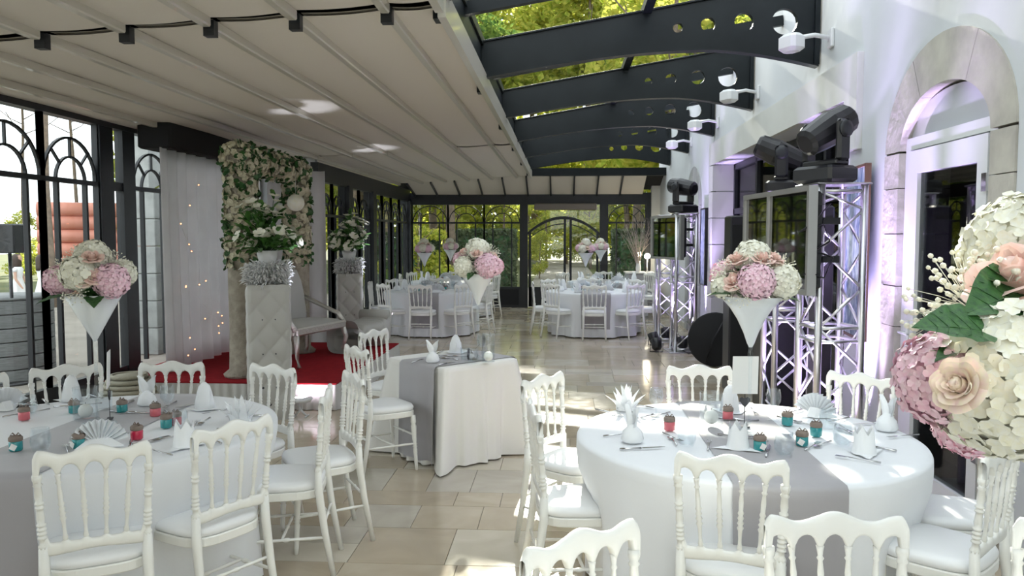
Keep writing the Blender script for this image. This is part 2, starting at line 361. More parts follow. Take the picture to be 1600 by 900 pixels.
# --- iron roof beams with round holes and arched haunch
def roof_beam(y0):
    n = 56; top = []; bot = []
    xs = [-.78+(XR+.78-.02)*i/n for i in range(n+1)]
    holes = [(1.98, 3.60, .115), (1.62, 3.60, .085), (1.30, 3.60, .065), (1.03, 3.58, .045)]
    def zb(x):
        if x > 1.3: return 3.42-.16*((x-1.3)/.98)**1.6
        return 3.19+.23*sin(pi/2*(x+.78)/2.08)
    def zt(x): return zr(x)-.001
    segs = 24; m_ = MB()
    # web split in cells so the holes are real openings
    cells = [(-.78, .90, None)]; edges_ = [.90, 1.165, 1.455, 1.80, 2.16]
    hs_ = holes[::-1]
    for k in range(4): cells.append((edges_[k], edges_[k+1], hs_[k]))
    cells.append((2.16, 2.28, None))
    for side in (-1, 1):
        yy = y0+side*.03
        for (a, b, hle) in cells:
            if hle is None:
                nn = max(2, int((b-a)/.07)); vv = []
                for i in range(nn+1): x = a+(b-a)*i/nn; vv += [(x, yy, zb(x)), (x, yy, zt(x))]
                fs = [(2*i, 2*i+2, 2*i+3, 2*i+1) if side < 0 else (2*i, 2*i+1, 2*i+3, 2*i+2) for i in range(nn)]
                m_.add(vv, fs)
            else:
                cx, cz, r = hle; cz = (zb(cx)+zt(cx))/2; per = 8; outer = []
                for i in range(per): x = a+(b-a)*i/per; outer.append((x, zb(x)))
                for i in range(per): t = i/per; outer.append((b, zb(b)+(zt(b)-zb(b))*t))
                for i in range(per): x = b+(a-b)*i/per; outer.append((x, zt(x)))
                for i in range(per): t = i/per; outer.append((a, zt(a)+(zb(a)-zt(a))*t))
                N = len(outer); vv = [(p[0], yy, p[1]) for p in outer]; inner = []
                for p in outer:
                    an = atan2(p[1]-cz, p[0]-cx); inner.append((cx+r*cos(an), yy, cz+r*sin(an)))
                vv += inner
                fs = [((i, (i+1) % N, N+(i+1) % N, N+i) if side < 0 else (i, N+i, N+(i+1) % N, (i+1) % N)) for i in range(N)]
                m_.add(vv, fs)
                if side < 0: m_.add(inner+[(q[0], y0+.03, q[2]) for q in inner], [(i, (i+1) % N, N+(i+1) % N, N+i) for i in range(N)])
    b = MB().add(m_.v, m_.f)
    for i in range(n):      # flanges
        a_, c_ = xs[i], xs[i+1]
        for (zf, hh, ww) in ((zb, -.014, .055), (zt, .014, .055)):
            vv = [(q, y0+s_*ww, zf(q)+e*hh) for e in (0, 1) for q, s_ in ((a_, -1), (c_, -1), (c_, 1), (a_, 1))]
            b.add(vv, [(0, 3, 2, 1), (4, 5, 6, 7), (0, 1, 5, 4), (1, 2, 6, 5), (2, 3, 7, 6), (3, 0, 4, 7)])
    b.box(2.24, 2.285, y0-.06, y0+.06, zb(2.27), zt(2.27)); b.box(-.80, -.76, y0-.06, y0+.06, 3.05, zt(-.78))
    return b
rb = roof_beam(0).mesh('roof_beam', M['roofiron'])
for yb_ in (0.0, 2.5, 5.0, 7.5, 10.0, 12.5, 15.0, 17.5): ob('roof_beam', rb, ceiling, (0, yb_, 0))
for yb_ in (1.25, 3.75, 6.25, 8.75, 11.25, 13.75, 16.25):
    part('glazing_bar', MB().bar((-.8, yb_, zr(-.8)-.036), (XR, yb_, zr(XR)-.036), .07, .10), 'roofiron', ceiling)
ys = [YB, 0, 1.25, 2.5, 3.75, 5, 6.25, 7.5, 8.75, 10, 11.25, 12.5, 13.75, 15, 16.25, 17.5, 18.35]
for i in range(len(ys)-1):
    a, b = ys[i]+.001, ys[i+1]-.001
    m_ = MB().box(-.8, XR, a, b, 0, .004); m_.v = [(p[0], p[1], zr(p[0])+.01+p[2]) for p in m_.v]
    part('roof_pane', m_, 'glass', ceiling)
for xx in (-.78, .75): part('roof_purlin', MB().box(xx-.04, xx+.04, YB, 18.35, zr(xx)-.02, zr(xx)+.06), 'roofiron', ceiling)
part('roof_edge', MB().box(-.86, -.76, YB, 18.35, 3.14, zr(-.8)), 'roofiron', ceiling)

# --- glazed walls
def M2(axis, c):  # mapping (u along wall, z, depth) -> xyz
    if axis == 'y': return lambda u_, z, d: (c+d, u_, z)
    return lambda u_, z, d: (u_, c+d, z)
def ubar(m_, fn, u0, u1, z0, z1, t=.05):
    m_.prism([(u0, z0), (u1, z0), (u1, z1), (u0, z1)], fn, -t/2, t/2)
def arcbar(m_, fn, uc, z0, ru, rz, a0, a1, w_, t=.03, n=16):
    for i in range(n):
        A = a0+(a1-a0)*i/n; B = a0+(a1-a0)*(i+1)/n
        P = [(uc+(ru-w_/2)*cos(A), z0+(rz-w_/2)*sin(A)), (uc+(ru+w_/2)*cos(A), z0+(rz+w_/2)*sin(A)), (uc+(ru+w_/2)*cos(B), z0+(rz+w_/2)*sin(B)), (uc+(ru-w_/2)*cos(B), z0+(rz-w_/2)*sin(B))]
        m_.prism(P, fn, -t/2, t/2)
wn = [0]
def arch_window(axis, c, u0, u1, zs, zrail, zt, sill=True):
    wn[0] += 1; fn = M2(axis, c)
    W = ob('window_%d' % wn[0], None); W['kind'] = 'structure'
    part('pane', MB().prism([(u0, zs), (u1, zs), (u1, zt), (u0, zt)], fn, -.004, .004), 'glass', W)
    m_ = MB(); ubar(m_, fn, u0, u1, zrail-.022, zrail+.022, .06); part('rail', m_, 'iron', W)
    for e in (u0, u1): m_ = MB(); ubar(m_, fn, e-.018, e+.018, zs, zt, .055); part('mullion', m_, 'iron', W)
    for t in (.24, .76): m_ = MB(); uu = u0+(u1-u0)*t; ubar(m_, fn, uu-.016, uu+.016, zs, zrail, .045); part('glazing_bar', m_, 'iron', W)
    uc = (u0+u1)/2; r = (u1-u0)/2-.02; rz = min(zt-zrail-.03, r*1.0)
    m_ = MB(); arcbar(m_, fn, uc, zrail, r, rz, 0, pi, .022); part('tracery_arch', m_, 'iron', W)
    m_ = MB(); arcbar(m_, fn, uc, zrail, r*.56, rz*.56, 0, pi, .02); part('tracery_arch', m_, 'iron', W)
    for a in (pi/4, pi/2, 3*pi/4):
        P = [(uc+r*k*cos(a)+e*.009*sin(a), zrail+rz*k*sin(a)-e*.009*cos(a)) for k, e in ((.56, -1), (1, -1), (1, 1), (.56, 1))]
        part('tracery_spoke', MB().prism(P[::-1], fn, -.012, .012), 'iron', W)
    return W
def post(axis, c, u0, u1, z1, parent, t=.16, z0=0.):
    fn = M2(axis, c); part('post', MB().prism([(u0, z0), (u1, z0), (u1, z1), (u0, z1)], fn, -t/2, t/2), 'iron', parent)
# left wall, near run
wl = struct('wall_left', MB().box(XL-.06, XL+.06, YB, 12.2, 2.84, 3.02).box(XL-.035, XL+.035, YB, 8.55, 0, .34), 'iron')
part('beam_lip', MB().box(XL+.06, XL+.12, YB, 12.2, 2.92, 2.99), 'iron', wl)
for (a, b) in ((7.84, 8.08), (8.26, 8.50), (4.95, 5.12), (2.1, 2.27), (-.7, -.53), (12.05, 12.22)): post('y', XL, a, b, 2.86, wl, .09)
bays = [(6.98, 7.84), (6.05, 6.98), (5.12, 6.05), (4.03, 4.95), (3.15, 4.03), (2.27, 3.15), (1.2, 2.1), (.3, 1.2), (-.53, .3), (-1.6, -.7), (-2.6, -1.6), (-3.45, -2.6), (8.50, 9.35), (9.35, 10.2), (10.2, 11.1), (11.1, 12.05)]
for (a, b) in bays: arch_window('y', XL, a, b, .34, 2.25, 2.84)
W = ob('window_%d' % (wn[0]+1), None); wn[0] += 1; W['kind'] = 'structure'
part('pane', MB().box(XL-.004, XL+.004, 8.08, 8.26, .34, 2.84), 'glass', W); part('rail', MB().box(XL-.03, XL+.03, 8.08, 8.26, 2.20, 2.29), 'iron', W)
# return and far run of the left wall
wl2 = struct('wall_left', MB().box(XL2-.06, XL2+.06, 12.1, YF, 2.58, 2.86).box(XL2-.03, XL2+.03, 12.2, YF, 0, .36), 'iron')
wl2.name = 'wall_left_far'
struct('wall_return', MB().box(XL, XL2, 12.14, 12.26, 0, 3.05), 'plaster')
for (a, b) in ((13.72, 13.98), (15.5, 15.76), (19.3, 19.56)): post('y', XL2, a, b, 2.6, wl2, .2)
for (a, b) in ((12.26, 13.0), (13.0, 13.72), (13.98, 14.74), (14.74, 15.5), (15.76, 16.64), (16.64, 17.52), (17.52, 18.4), (18.4, 19.3)):
    arch_window('y', XL2, a, b, .36, 2.06, 2.58)
# far wall
wf = struct('wall_far', MB().box(-4.0, XR+.1, YF-.08, YF+.12, 2.50, 2.78).box(-3.7, -1.04, YF-.03, YF+.03, 0, .50).box(1.06, 2.0, YF-.03, YF+.03, 0, .50), 'iron')
for i in range(3):
    part('skirting_panel', MB().box(-3.66+i*.89, -2.86+i*.89, YF-.045, YF-.03, .06, .44), 'blackmat', wf)
for (a, b) in ((-3.86, -3.70), (-1.04, -.86), (.88, 1.06), (1.98, 2.10)): post('x', YF, a, b, 2.52, wf, .2)
struct('wall_far_stub', MB().box(2.10, XR, YF-.15, YF+.1, 0, 3.3), 'plaster2')
for i in range(3): arch_window('x', YF, -3.70+i*.887, -3.70+(i+1)*.887, .5, 2.06, 2.50)
arch_window('x', YF, 1.06, 1.98, .5, 2.06, 2.50)
fn = M2('x', YF)
D1 = ob('door_1', None); D1['kind'] = 'structure'
m_ = MB()
def zarch(u_): return 1.80+.38*(1-(u_/.86)**2)
for i in range(20):
    a, b = -.86+1.74*i/20, -.86+1.74*(i+1)/20
    m_.prism([(a, zarch(a)-.035), (b, zarch(b)-.035), (b, zarch(b)+.035), (a, zarch(a)+.035)], fn, -.06, .06)
part('door_head_arch', m_, 'iron', D1)
part('fanlight_pane', MB().prism([(-.86, 1.8), (.88, 1.8), (.88, 2.5), (-.86, 2.5)], fn, .010, .016), 'glass', D1)
for (a, b) in ((-.84, .07), (.15, .86)):
    lf = part('door_leaf', MB().box(a, a+.06, YF-.02, YF+.02, .02, zarch(a+.03)).box(b-.06, b, YF-.02, YF+.02, .02, zarch(b-.03)).box(a, b, YF-.02, YF+.02, .02, .50), 'iron', D1)
    part('pane', MB().box(a+.06, b-.06, YF-.003, YF+.003, .5, 1.80), 'glass', lf)
    mm = MB()
    for i in range(12):
        p, q = a+.06+(b-a-.12)*i/12, a+.06+(b-a-.12)*(i+1)/12
        mm.prism([(p, zarch(p)-.16), (q, zarch(q)-.16), (q, zarch(q)-.135), (p, zarch(p)-.135)], fn, -.015, .015)
    part('glazing_bar', mm, 'iron', lf)
htr = tag(ob('heater', MB().bbox((0, 0, 0), (1.5, .14, .16), .02).mesh('heater', M['heater'])), 'long brown heater bar over the far double doors', 'heater'); htr.location = (.05, YF-.16, 2.44)

# --- right wall (white plaster) with door, wide bay and small arched door
wr = ob('wall_right', None); wr['kind'] = 'structure'
DY0, DY1 = 4.50, 5.66; DC = (DY0+DY1)/2
m_ = MB()
TH = .35
m_.box(XR, XR+TH, YB, DY0-.25, 0, 4.3)
m_.box(XR, XR+TH, DY1+.25, 6.68, 0, 4.3)
m_.box(XR, XR+TH, 6.68, 12.35, 2.81, 4.3)
m_.box(XR, XR+TH, 12.35, 13.55, 0, 4.3); m_.box(XR, XR+TH, 15.2, YF+.1, 0, 4.3)
def arch_fill(m_, y0, y1, z0, rz, ztop, n=24):
    yc = (y0+y1)/2; ru = (y1-y0)/2
    for i in range(n):
        A = pi*i/n; B = pi*(i+1)/n
        ya, yb_ = yc+ru*cos(A), yc+ru*cos(B); za, zb_ = z0+rz*sin(A), z0+rz*sin(B)
        m_.prism([(yb_, zb_), (ya, za), (ya, ztop), (yb_, ztop)], lambda u_, z, d: (XR+d, u_, z), 0, TH)
arch_fill(m_, DY0-.25, DY1+.25, 2.30, .66, 4.3)
arch_fill(m_, 13.55, 15.2, 2.25, .70, 4.3)
part('plaster_face', m_, 'plaster', wr)
# raised band round the bay
part('bay_lintel', MB().box(XR-.05, XR, 6.4, 12.66, 2.81, 3.14).box(XR-.05, XR, 6.4, 6.68, 2.4, 2.81), 'plaster2', wr)
for k in range(7): part('jamb_stone', MB().box(XR-.05+.002*(k % 2), XR+TH, 12.33, 12.66, .01+k*.40, .395+k*.40), 'plaster2', wr)
# bay glazing, dark room behind
W = ob('window_%d' % (wn[0]+1), None); wn[0] += 1; W['kind'] = 'structure'
part('pane', MB().box(XR+TH-.05, XR+TH-.04, 6.7, 12.33, 0, 2.81), 'darkglass', W)
for yy in (6.72, 8.1, 9.5, 10.9, 12.28): part('mullion', MB().box(XR+TH-.09, XR+TH-.02, yy-.04, yy+.04, 0, 2.81), 'iron', W)
for zz in (.06, 2.1, 2.76): part('rail', MB().box(XR+TH-.09, XR+TH-.02, 6.7, 12.33, zz-.04, zz+.04), 'iron', W)
struct('wall_inner_room', MB().box(5.0, 5.1, YB, YF, 0, 4.3).box(XR+TH, 5.1, YF-.1, YF, 0, 4.3).box(XR+TH, 5.1, 3.6, 3.7, 0, 4.3).box(XR+TH, 5.1, YB, YF, 4.25, 4.35), 'darkroom')
# stone surround of the near door: arch stones and jamb stones
def stone_ring(y0, y1, yo0, yo1, zs, ri, ro, mt, nst, parent):
    yc = (y0+y1)/2; yco = (yo0+yo1)/2; a_i = (y1-y0)/2; a_o = (yo1-yo0)/2
    for k in range(nst):
        A0 = pi*k/nst+.004; A1 = pi*(k+1)/nst-.004; mm = MB()
        for i in range(8):
            A = A0+(A1-A0)*i/8; B = A0+(A1-A0)*(i+1)/8
            P = [(yc+a_i*cos(A), zs+ri*sin(A)), (yco+a_o*cos(A), zs+ro*sin(A)), (yco+a_o*cos(B), zs+ro*sin(B)), (yc+a_i*cos(B), zs+ri*sin(B))]
            mm.prism(P[::-1], lambda u_, z, d: (XR+d, u_, z), -.012, TH-.02)
        part('arch_stone', mm, mt, parent)
stone_ring(DY0, DY1, DY0-.25, DY1+.25, 2.30, .36, .66, 'stone', 3, wr)
rs = random.Random(3)
for (a, b) in ((DY0-.25, DY0), (DY1, DY1+.25)):
    z = .0
    for hgt in (.38, .30, .42, .28, .36, .31, .24):
        part('jamb_stone', MB().box(XR-.012-rs.random()*.006, XR+TH-.02, a+.002, b-.002, z+.003, z+hgt-.003), 'stone', wr); z += hgt
stone_ring(13.8, 14.95, 13.55, 15.2, 2.25, .45, .70, 'stone2', 3, wr)
for (a, b) in ((13.55, 13.8), (14.95, 15.2)):
    for k in range(5): part('jamb_stone', MB().box(XR-.012, XR+TH-.02, a, b, k*.45+.003, k*.45+.447), 'stone2', wr)
# near door
D2 = ob('door_2', None); D2['kind'] = 'structure'
x0 = XR+.03
fr = MB().box(x0, x0+.07, DY0, DY0+.07, 0, 2.30).box(x0, x0+.07, DY1-.07, DY1, 0, 2.30).box(x0, x0+.07, DY0, DY1, 2.30, 2.38)
part('door_frame', fr, 'upvc', D2)
a, b = DY0+.08, DY1-.08
lf = part('door_leaf', MB().box(x0-.01, x0+.05, a, a+.11, .20, 2.14).box(x0-.01, x0+.05, b-.13, b, .20, 2.14).box(x0-.01, x0+.05, a, b, 2.14, 2.29).box(x0-.01, x0+.05, a, b, .03, .20), 'upvc', D2)
part('pane', MB().box(x0+.015, x0+.025, a+.11, b-.13, .2, 2.14), 'darkglass', lf)
part('handle', MB().bbox((x0-.02, b-.06, 1.05), (.02, .04, .22), .005).tube([(x0-.03, b-.06, 1.08), (x0-.07, b-.06, 1.08), (x0-.07, b-.19, 1.08)], .010), 'upvc', lf)
for zz in (2.02, 1.78, .5): part('hinge', MB().box(x0-.025, x0-.008, a-.02, a+.03, zz-.05, zz+.05), 'steel', lf)
mm = MB()
for i in range(16):
    A = pi*i/16; B = pi*(i+1)/16; yc = DC; ru = (DY1-DY0)/2
    mm.prism([(yc+ru*cos(B), 2.38), (yc+ru*cos(A), 2.38), (yc+ru*cos(A), 2.38+.26*sin(A)+.001), (yc+ru*cos(B), 2.38+.26*sin(B)+.001)], lambda u_, z, d: (x0+.03+d, u_, z), 0, .02)
part('fanlight', mm, mat('white_gloss_fanlight', (.62, .64, .68), .08, coat=1.), D2)
# far small arched door
D3 = ob('door_3', None); D3['kind'] = 'structure'
part('door_frame', MB().box(x0, x0+.07, 13.8, 13.9, 0, 2.3).box(x0, x0+.07, 14.85, 14.95, 0, 2.3).box(x0, x0+.07, 13.8, 14.95, 2.2, 2.3), 'upvc', D3)
part('pane', MB().box(x0+.02, x0+.03, 13.9, 14.85, .05, 2.2), 'darkglass', D3)
mm = MB().prism([(13.8, 2.3)]+[(14.375+.575*cos(pi*i/12), 2.3+.40*sin(pi*i/12)) for i in range(1, 12)][::-1]+[(14.95, 2.3)][::1], lambda u_, z, d: (x0+.02+d, u_, z), 0, .02)
part('fanlight', mm, 'upvc', D3)
# back wall behind the viewer
struct('wall_back', MB().box(XL-.1, 5.2, YB-.15, YB, 0, 4.3), 'plaster')
struct('baseboard_right', MB().box(XR-.015, XR, 12.66, 13.55, 0, .09).box(XR-.015, XR, DY1+.25, 6.66, 0, .09).box(XR-.015, XR, 15.2, YF-.15, 0, .09), 'stone')

# ================================================================== THINGS
# ------------------------------------------------------------------ Napoleon chair
def turned(h, r, rings, ringr):
    prof = [(r*.8, 0)]; last = 0
    for zc_ in rings:
        if zc_-ringr*1.6 > last: prof.append((r, zc_-ringr*1.6))
        prof += [(r*.85, zc_-ringr*1.1), (r*1.38, zc_-ringr*.5), (r*1.38, zc_+ringr*.5), (r*.85, zc_+ringr*1.1)]
        last = zc_+ringr*1.1
    prof += [(r, last+ringr*.6), (r*.8, h)]
    return prof
def make_chair_meshes():
    D = {}
    m = MB()   # top rail : wavy crest, five arches below
    n = 50; W_ = .405; sup = [-.5, -.3, -.1, .1, .3, .5]
    secs_ = []
    for i in range(n+1):
        t = i/n-.5; x = t*W_
        crest = .915+.014*cos(t*2*pi*2.0)*(1 if abs(t) < .38 else .6)+.006
        e = abs(t)*2
        if e > .90: crest -= .032*((e-.90)/.10)**2
        k = (t+.5)*5; fr_ = k-math.floor(k); arch = sqrt(max(0, 1-((fr_-.5)/.42)**2)) if abs(fr_-.5) < .42 else 0
        low = .822+.046*arch
        if abs(t) > .455: low = .800
        yy = -.205-.012*(1-(2*t)**2)-.0
        secs_.append((x, yy, low, crest))
    vv = []; fs = []; q = 10
    for (x, yy, lo, hi) in secs_:
        c = (lo+hi)/2; hh = (hi-lo)/2
        for j in range(q):
            a_ = 2*pi*j/q+pi/q; ca, sa = cos(a_), sin(a_)
            vv.append((x, yy+.014*math.copysign(abs(ca)**.6, ca), c+hh*math.copysign(abs(sa)**.45, sa)))
    for i in range(n):
        for j in range(q): k = (j+1) % q; fs.append((i*q+j, (i+1)*q+j, (i+1)*q+k, i*q+k))
    fs.append(tuple(range(q-1, -1, -1))); fs.append(tuple(range(n*q, (n+1)*q)))
    m.add(vv, [f[::-1] for f in fs], True); D['top_rail'] = m.mesh('top_rail', M['chair'])
    m = MB(); vv = []; fs = []; n = 40; q = 8    # lower rail with scallops
    for i in range(n+1):
        t = i/n-.5; x = t*.345; k = (t+.5)*5; fr_ = abs(k-round(k))
        hi = .565+.016*max(0, 1-fr_*4.5)+ (.016 if abs(t) > .46 else 0); lo = .520+.006*cos(t*2*pi)
        yy = -.182-.008*(1-(2*t)**2); c = (lo+hi)/2; hh = (hi-lo)/2
        for j in range(q):
            a_ = 2*pi*j/q+pi/q; ca, sa = cos(a_), sin(a_)
            vv.append((x, yy+.012*math.copysign(abs(ca)**.6, ca), c+hh*math.copysign(abs(sa)**.6, sa)))
    for i in range(n):
        for j in range(q): k = (j+1) % q; fs.append((i*q+k, (i+1)*q+k, (i+1)*q+j, i*q+j))
    m.add(vv, fs, True); D['lower_rail'] = m.mesh('lower_rail', M['chair'])
    L = .28
    D['spindle'] = MB().lathe([(.006, 0), (.011, .012), (.007, .03), (.0065, .05), (.0085, .085), (.013, .095), (.008, .105), (.013, .115), (.008, .125), (.0125, .135), (.008, .145), (.012, .155), (.0085, .165), (.0095, .2), (.0065, .235), (.011, .243), (.007, .25), (.010, L-.01), (.012, L)], 8).mesh('spindle', M['chair'])
    # rear leg + back post, one piece raked
    for s_, nm in ((-1, 'l'), (1, 'r')):
        m = MB(); x = s_*.178
        m.tube([(x*1.06, -.255, 0), (x*1.02, -.21, .25), (x, -.185, .44), (x, -.182, .56)], [.013, .018, .021, .018], 8)
        p = Vector((x, -.182, .545)); q_ = Vector((s_*.190, -.205, .835)); ax = q_-p; H_ = ax.length
        prof = [(.017, 0), (.019, .012), (.013, .022)]
        for zz in (.045, .062, .079, .096): prof += [(.012, zz-.007), (.0175, zz-.003), (.0175, zz+.003), (.012, zz+.007)]
        prof += [(.015, .12), (.0125, .15)]
        for zz in (.165, .182): prof += [(.012, zz-.007), (.0170, zz-.003), (.0170, zz+.003), (.012, zz+.007)]
        prof += [(.015, .21), (.0125, .245), (.0175, .252), (.0125, .26), (.018, .275), (.018, H_)]
        m.lathe(prof, 8, p, ax); D['rear_leg_'+nm] = m.mesh('rear_leg', M['chair'])
    m = MB()    # seat frame: rounded trapezoid ring, front wider
    def seat_outline(n_, f=1., z=0):
        pts = []
        for i in range(n_):
            a_ = 2*pi*i/n_; ca, sa = cos(a_), sin(a_)
            x = math.copysign(abs(ca)**.55, ca)*.195; yv = math.copysign(abs(sa)**.55, sa)*.19
            x *= 1+.07*(yv/.19); pts.append((x*f, yv*f, z))
        return pts
    n = 32
    rings = [(1.0, .405), (1.02, .41), (1.02, .442), (1.0, .447)]
    vv = []; fs = []
    for f, z in rings: vv += seat_outline(n, f, z)
    for k in range(3):
        for i in range(n): j = (i+1) % n; fs.append((k*n+i, k*n+j, (k+1)*n+j, (k+1)*n+i))
    fs.append(tuple(range(n-1, -1, -1))); fs.append(tuple(range(3*n, 4*n)))
    m.add(vv, fs, False); D['seat_frame'] = m.mesh('seat_frame', M['chair'])
    m = MB(); vv = []; fs = []; rings = [(.97, .447), (1.01, .456), (1.015, .470), (.97, .486), (.8, .494), (.45, .498)]
    for f, z in rings: vv += seat_outline(n, f, z)
    for k in range(len(rings)-1):
        for i in range(n): j = (i+1) % n; fs.append((k*n+i, k*n+j, (k+1)*n+j, (k+1)*n+i))
    fs.append(tuple(range((len(rings)-1)*n, len(rings)*n))); fs.append(tuple(range(n-1, -1, -1)))
    m.add(vv, fs, True); D['seat'] = m.mesh('seat', M['cushion'])
    for s_, nm in ((-1, 'l'), (1, 'r')):
        p = Vector((s_*.192, .175, 0)); q_ = Vector((s_*.175, .155, .41)); prof = [(.010, 0), (.013, .04), (.015, .12), (.0165, .16), (.013, .17), (.019, .178), (.013, .186), (.019, .196), (.013, .206), (.017, .23), (.021, .33), (.016, .345), (.021, .36), (.02, .41)]
        D['front_leg_'+nm] = MB().lathe(prof, 8, p, q_-p).mesh('front_leg', M['chair'])
    def st(a, b):
        a = Vector(a); b = Vector(b); L_ = (b-a).length
        return MB().lathe([(.006, 0), (.009, L_*.2), (.007, L_*.45), (.011, L_*.48), (.011, L_*.52), (.007, L_*.55), (.009, L_*.8), (.006, L_)], 6, a, b-a).mesh('stretcher', M['chair'])
    D['st'] = [st((-.185, .168, .20), (-.184, -.215, .21)), st((.185, .168, .20), (.184, -.215, .21)), st((-.183, .167, .26), (.183, .167, .26)), st((-.184, 0, .205), (.184, 0, .205)), st((-.181, -.205, .27), (.181, -.205, .27))]
    return D
CM = make_chair_meshes()
def make_chair():
    t = thing('chair', '', 'chair')
    ob('top_rail', CM['top_rail'], t); ob('lower_rail', CM['lower_rail'], t)
    for s_, nm in ((-1, 'l'), (1, 'r')):
        ob('rear_leg', CM['rear_leg_'+nm], t); ob('front_leg', CM['front_leg_'+nm], t)
    for k in (-1.5, -.5, .5, 1.5):
        x = k*.081; p = Vector((k*.069, -.190, .568)); q_ = Vector((x, -.2145, .835))
        ax = (q_-p); e = ax.to_track_quat('Z', 'Y').to_euler()
        ob('spindle', CM['spindle'], t, p, e, (1, 1, ax.length/.28))
    ob('seat_frame', CM['seat_frame'], t); ob('seat', CM['seat'], t)
    for s_ in CM['st']: ob('stretcher', s_, t)
    return t
chair0 = make_chair(); cn = [0]
def chair_rail(x, y, cx, cy, label, group=None, mind=1.04, twist=0., z=0):
    """(x,y) where the back rail stands, facing (cx,cy)"""
    dx, dy = cx-x, cy-y; d = sqrt(dx*dx+dy*dy)
    if d < mind: x, y = cx-dx/d*mind, cy-dy/d*mind
    ux, uy = dx/d, dy/d; rz = atan2(uy, ux)-pi/2+twist
    place(chair0, cn[0] == 0, (x+ux*.215, y+uy*.215, z), rz, label, group); cn[0] += 1

# ------------------------------------------------------------------ table cloths
def skirt_r(R, th, z, dents, zt=.76, seed=0):
    k = (zt-z)/zt
    r = R+.010+.02*k
    r += k*(.022*sin(13*th+seed)+.014*sin(7*th+1.3*seed)+.008*sin(29*th+seed))
    for (a_, dp) in dents:
        d = (th-a_+pi) % (2*pi)-pi
        s_ = min(1., max(0, k-.15)/.35)
        r -= dp*exp(-(d/.27)**2)*s_
    return r
def round_cloth(R, dents, seed, zt=.76):
    m = MB(); n = 144; rings = [(0, None), (.5, None), (.97, None)]; vv = [(0, 0, zt)]; fs = []
    prof = []
    for f in (.5, .96): prof.append([(R*f*cos(2*pi*i/n), R*f*sin(2*pi*i/n), zt) for i in range(n)])
    prof.append([((R+.004)*cos(2*pi*i/n), (R+.004)*sin(2*pi*i/n), zt-.003) for i in range(n)])
    for z in (zt-.015, zt-.06, zt-.14, .54, .44, .34, .24, .14, .06, .018):
        prof.append([(skirt_r(R, 2*pi*i/n, z, dents, zt, seed)*cos(2*pi*i/n), skirt_r(R, 2*pi*i/n, z, dents, zt, seed)*sin(2*pi*i/n), z) for i in range(n)])
    for p in prof: vv += p
    for i in range(n): fs.append((0, 1+i, 1+(i+1) % n))
    for k in range(len(prof)-1):
        for i in range(n): j = (i+1) % n; fs.append((1+k*n+i, 1+(k+1)*n+i, 1+(k+1)*n+j, 1+k*n+j))
    return m.add(vv, fs, True)
def runner(R, w_, dents, seed, zt=.76, drop=.16, x_off=0):
    m = MB(); nu = 12; cols = []
    for iu in range(nu+1):
        x = x_off-w_/2+w_*iu/nu; Y = sqrt(R*R-x*x); col = []
        for s_ in (-1, 1):
            th = atan2(s_*Y, x); side = []
            for z in (drop, .3, .45, .58, .68, zt-.05, zt-.015):
                rr = skirt_r(R, th, z, dents, zt, seed)+.008; side.append((rr*cos(th), rr*sin(th), z))
            side.append(((R+.006)*cos(th), (R+.006)*sin(th), zt+.003))
            if s_ < 0: col += side
            else: back = side
        for k in range(9): yy = -Y+2*Y*(k+.5)/9; col.append((x, yy, zt+.004))
        col += back[::-1]; cols.append(col)
    L_ = len(cols[0]); vv = [p for c in cols for p in c]
    fs = [(i*L_+k, (i+1)*L_+k, (i+1)*L_+k+1, i*L_+k+1) for i in range(nu) for k in range(L_-1)]
    return m.add(vv, fs, True)
def round_table(c, R, chair_angles, seed, label, cl_label, rn_label, w_=.43, far=False):
    dents = [(a_, .13) for a_ in chair_angles]
    t = thing('round_table', label, 'table', (*c, 0))
    part('tabletop', MB().lathe([(R-.03, .715), (R-.01, .72), (R-.01, .745), (R-.03, .75)], 48), 'greywood', t)
    for k in range(4):
        a_ = pi/4+k*pi/2; part('leg', MB().tube([(.42*cos(a_), .42*sin(a_), 0), (.36*cos(a_), .36*sin(a_), .715)], .017), 'black', t)
    o = part('tablecloth', round_cloth(R, dents, seed), 'cloth', loc=(*c, 0)); tag(o, cl_label, 'tablecloth')
    if far: o.scale.z = 1; 
    o = part('table_runner', runner(R, w_, dents, seed), 'runner', loc=(*c, 0)); tag(o, rn_label, 'table runner')

# ------------------------------------------------------------------ flowers
def petal_patch(L_, W_, curl):
    pts = []
    for (u_, v_) in ((0, 0), (-.5, .45), (0, .5), (.5, .45), (-.42, .85), (0, 1.), (.42, .85)):
        pts.append(Vector((u_*W_, v_*L_, curl*(v_**2)+.12*L_*abs(u_)*2)))
    return pts, [(0, 2, 1), (0, 3, 2), (1, 2, 5, 4), (2, 3, 6, 5)]
def hydrangea_mesh(name, mt, n=110, seed=1, r=.5, ps=.17):
    rr = random.Random(seed); m = MB(); m.ico((0, 0, 0), r*.86, 14, 8)
    for i in range(n):
        z = 1-2*(i+.5)/n; a_ = i*2.39996; q = sqrt(1-z*z); nrm = Vector((q*cos(a_), q*sin(a_), z))
        rad = r*(.93+.12*rr.random()); base = Matrix.Translation(nrm*rad) @ nrm.to_track_quat('Z', 'Y').to_matrix().to_4x4() @ Matrix.Rotation(rr.random()*6.3, 4, 'Z') @ Matrix.Rotation(rr.uniform(-.35, .35), 4, 'X')
        for k in range(4):
            P, fs = petal_patch(ps*.62, ps*.62, .02*rr.uniform(-1, 2))
            mm = base @ Matrix.Rotation(k*pi/2, 4, 'Z'); m.add([mm @ p for p in P], fs, True)
    return m.mesh(name, M[mt])
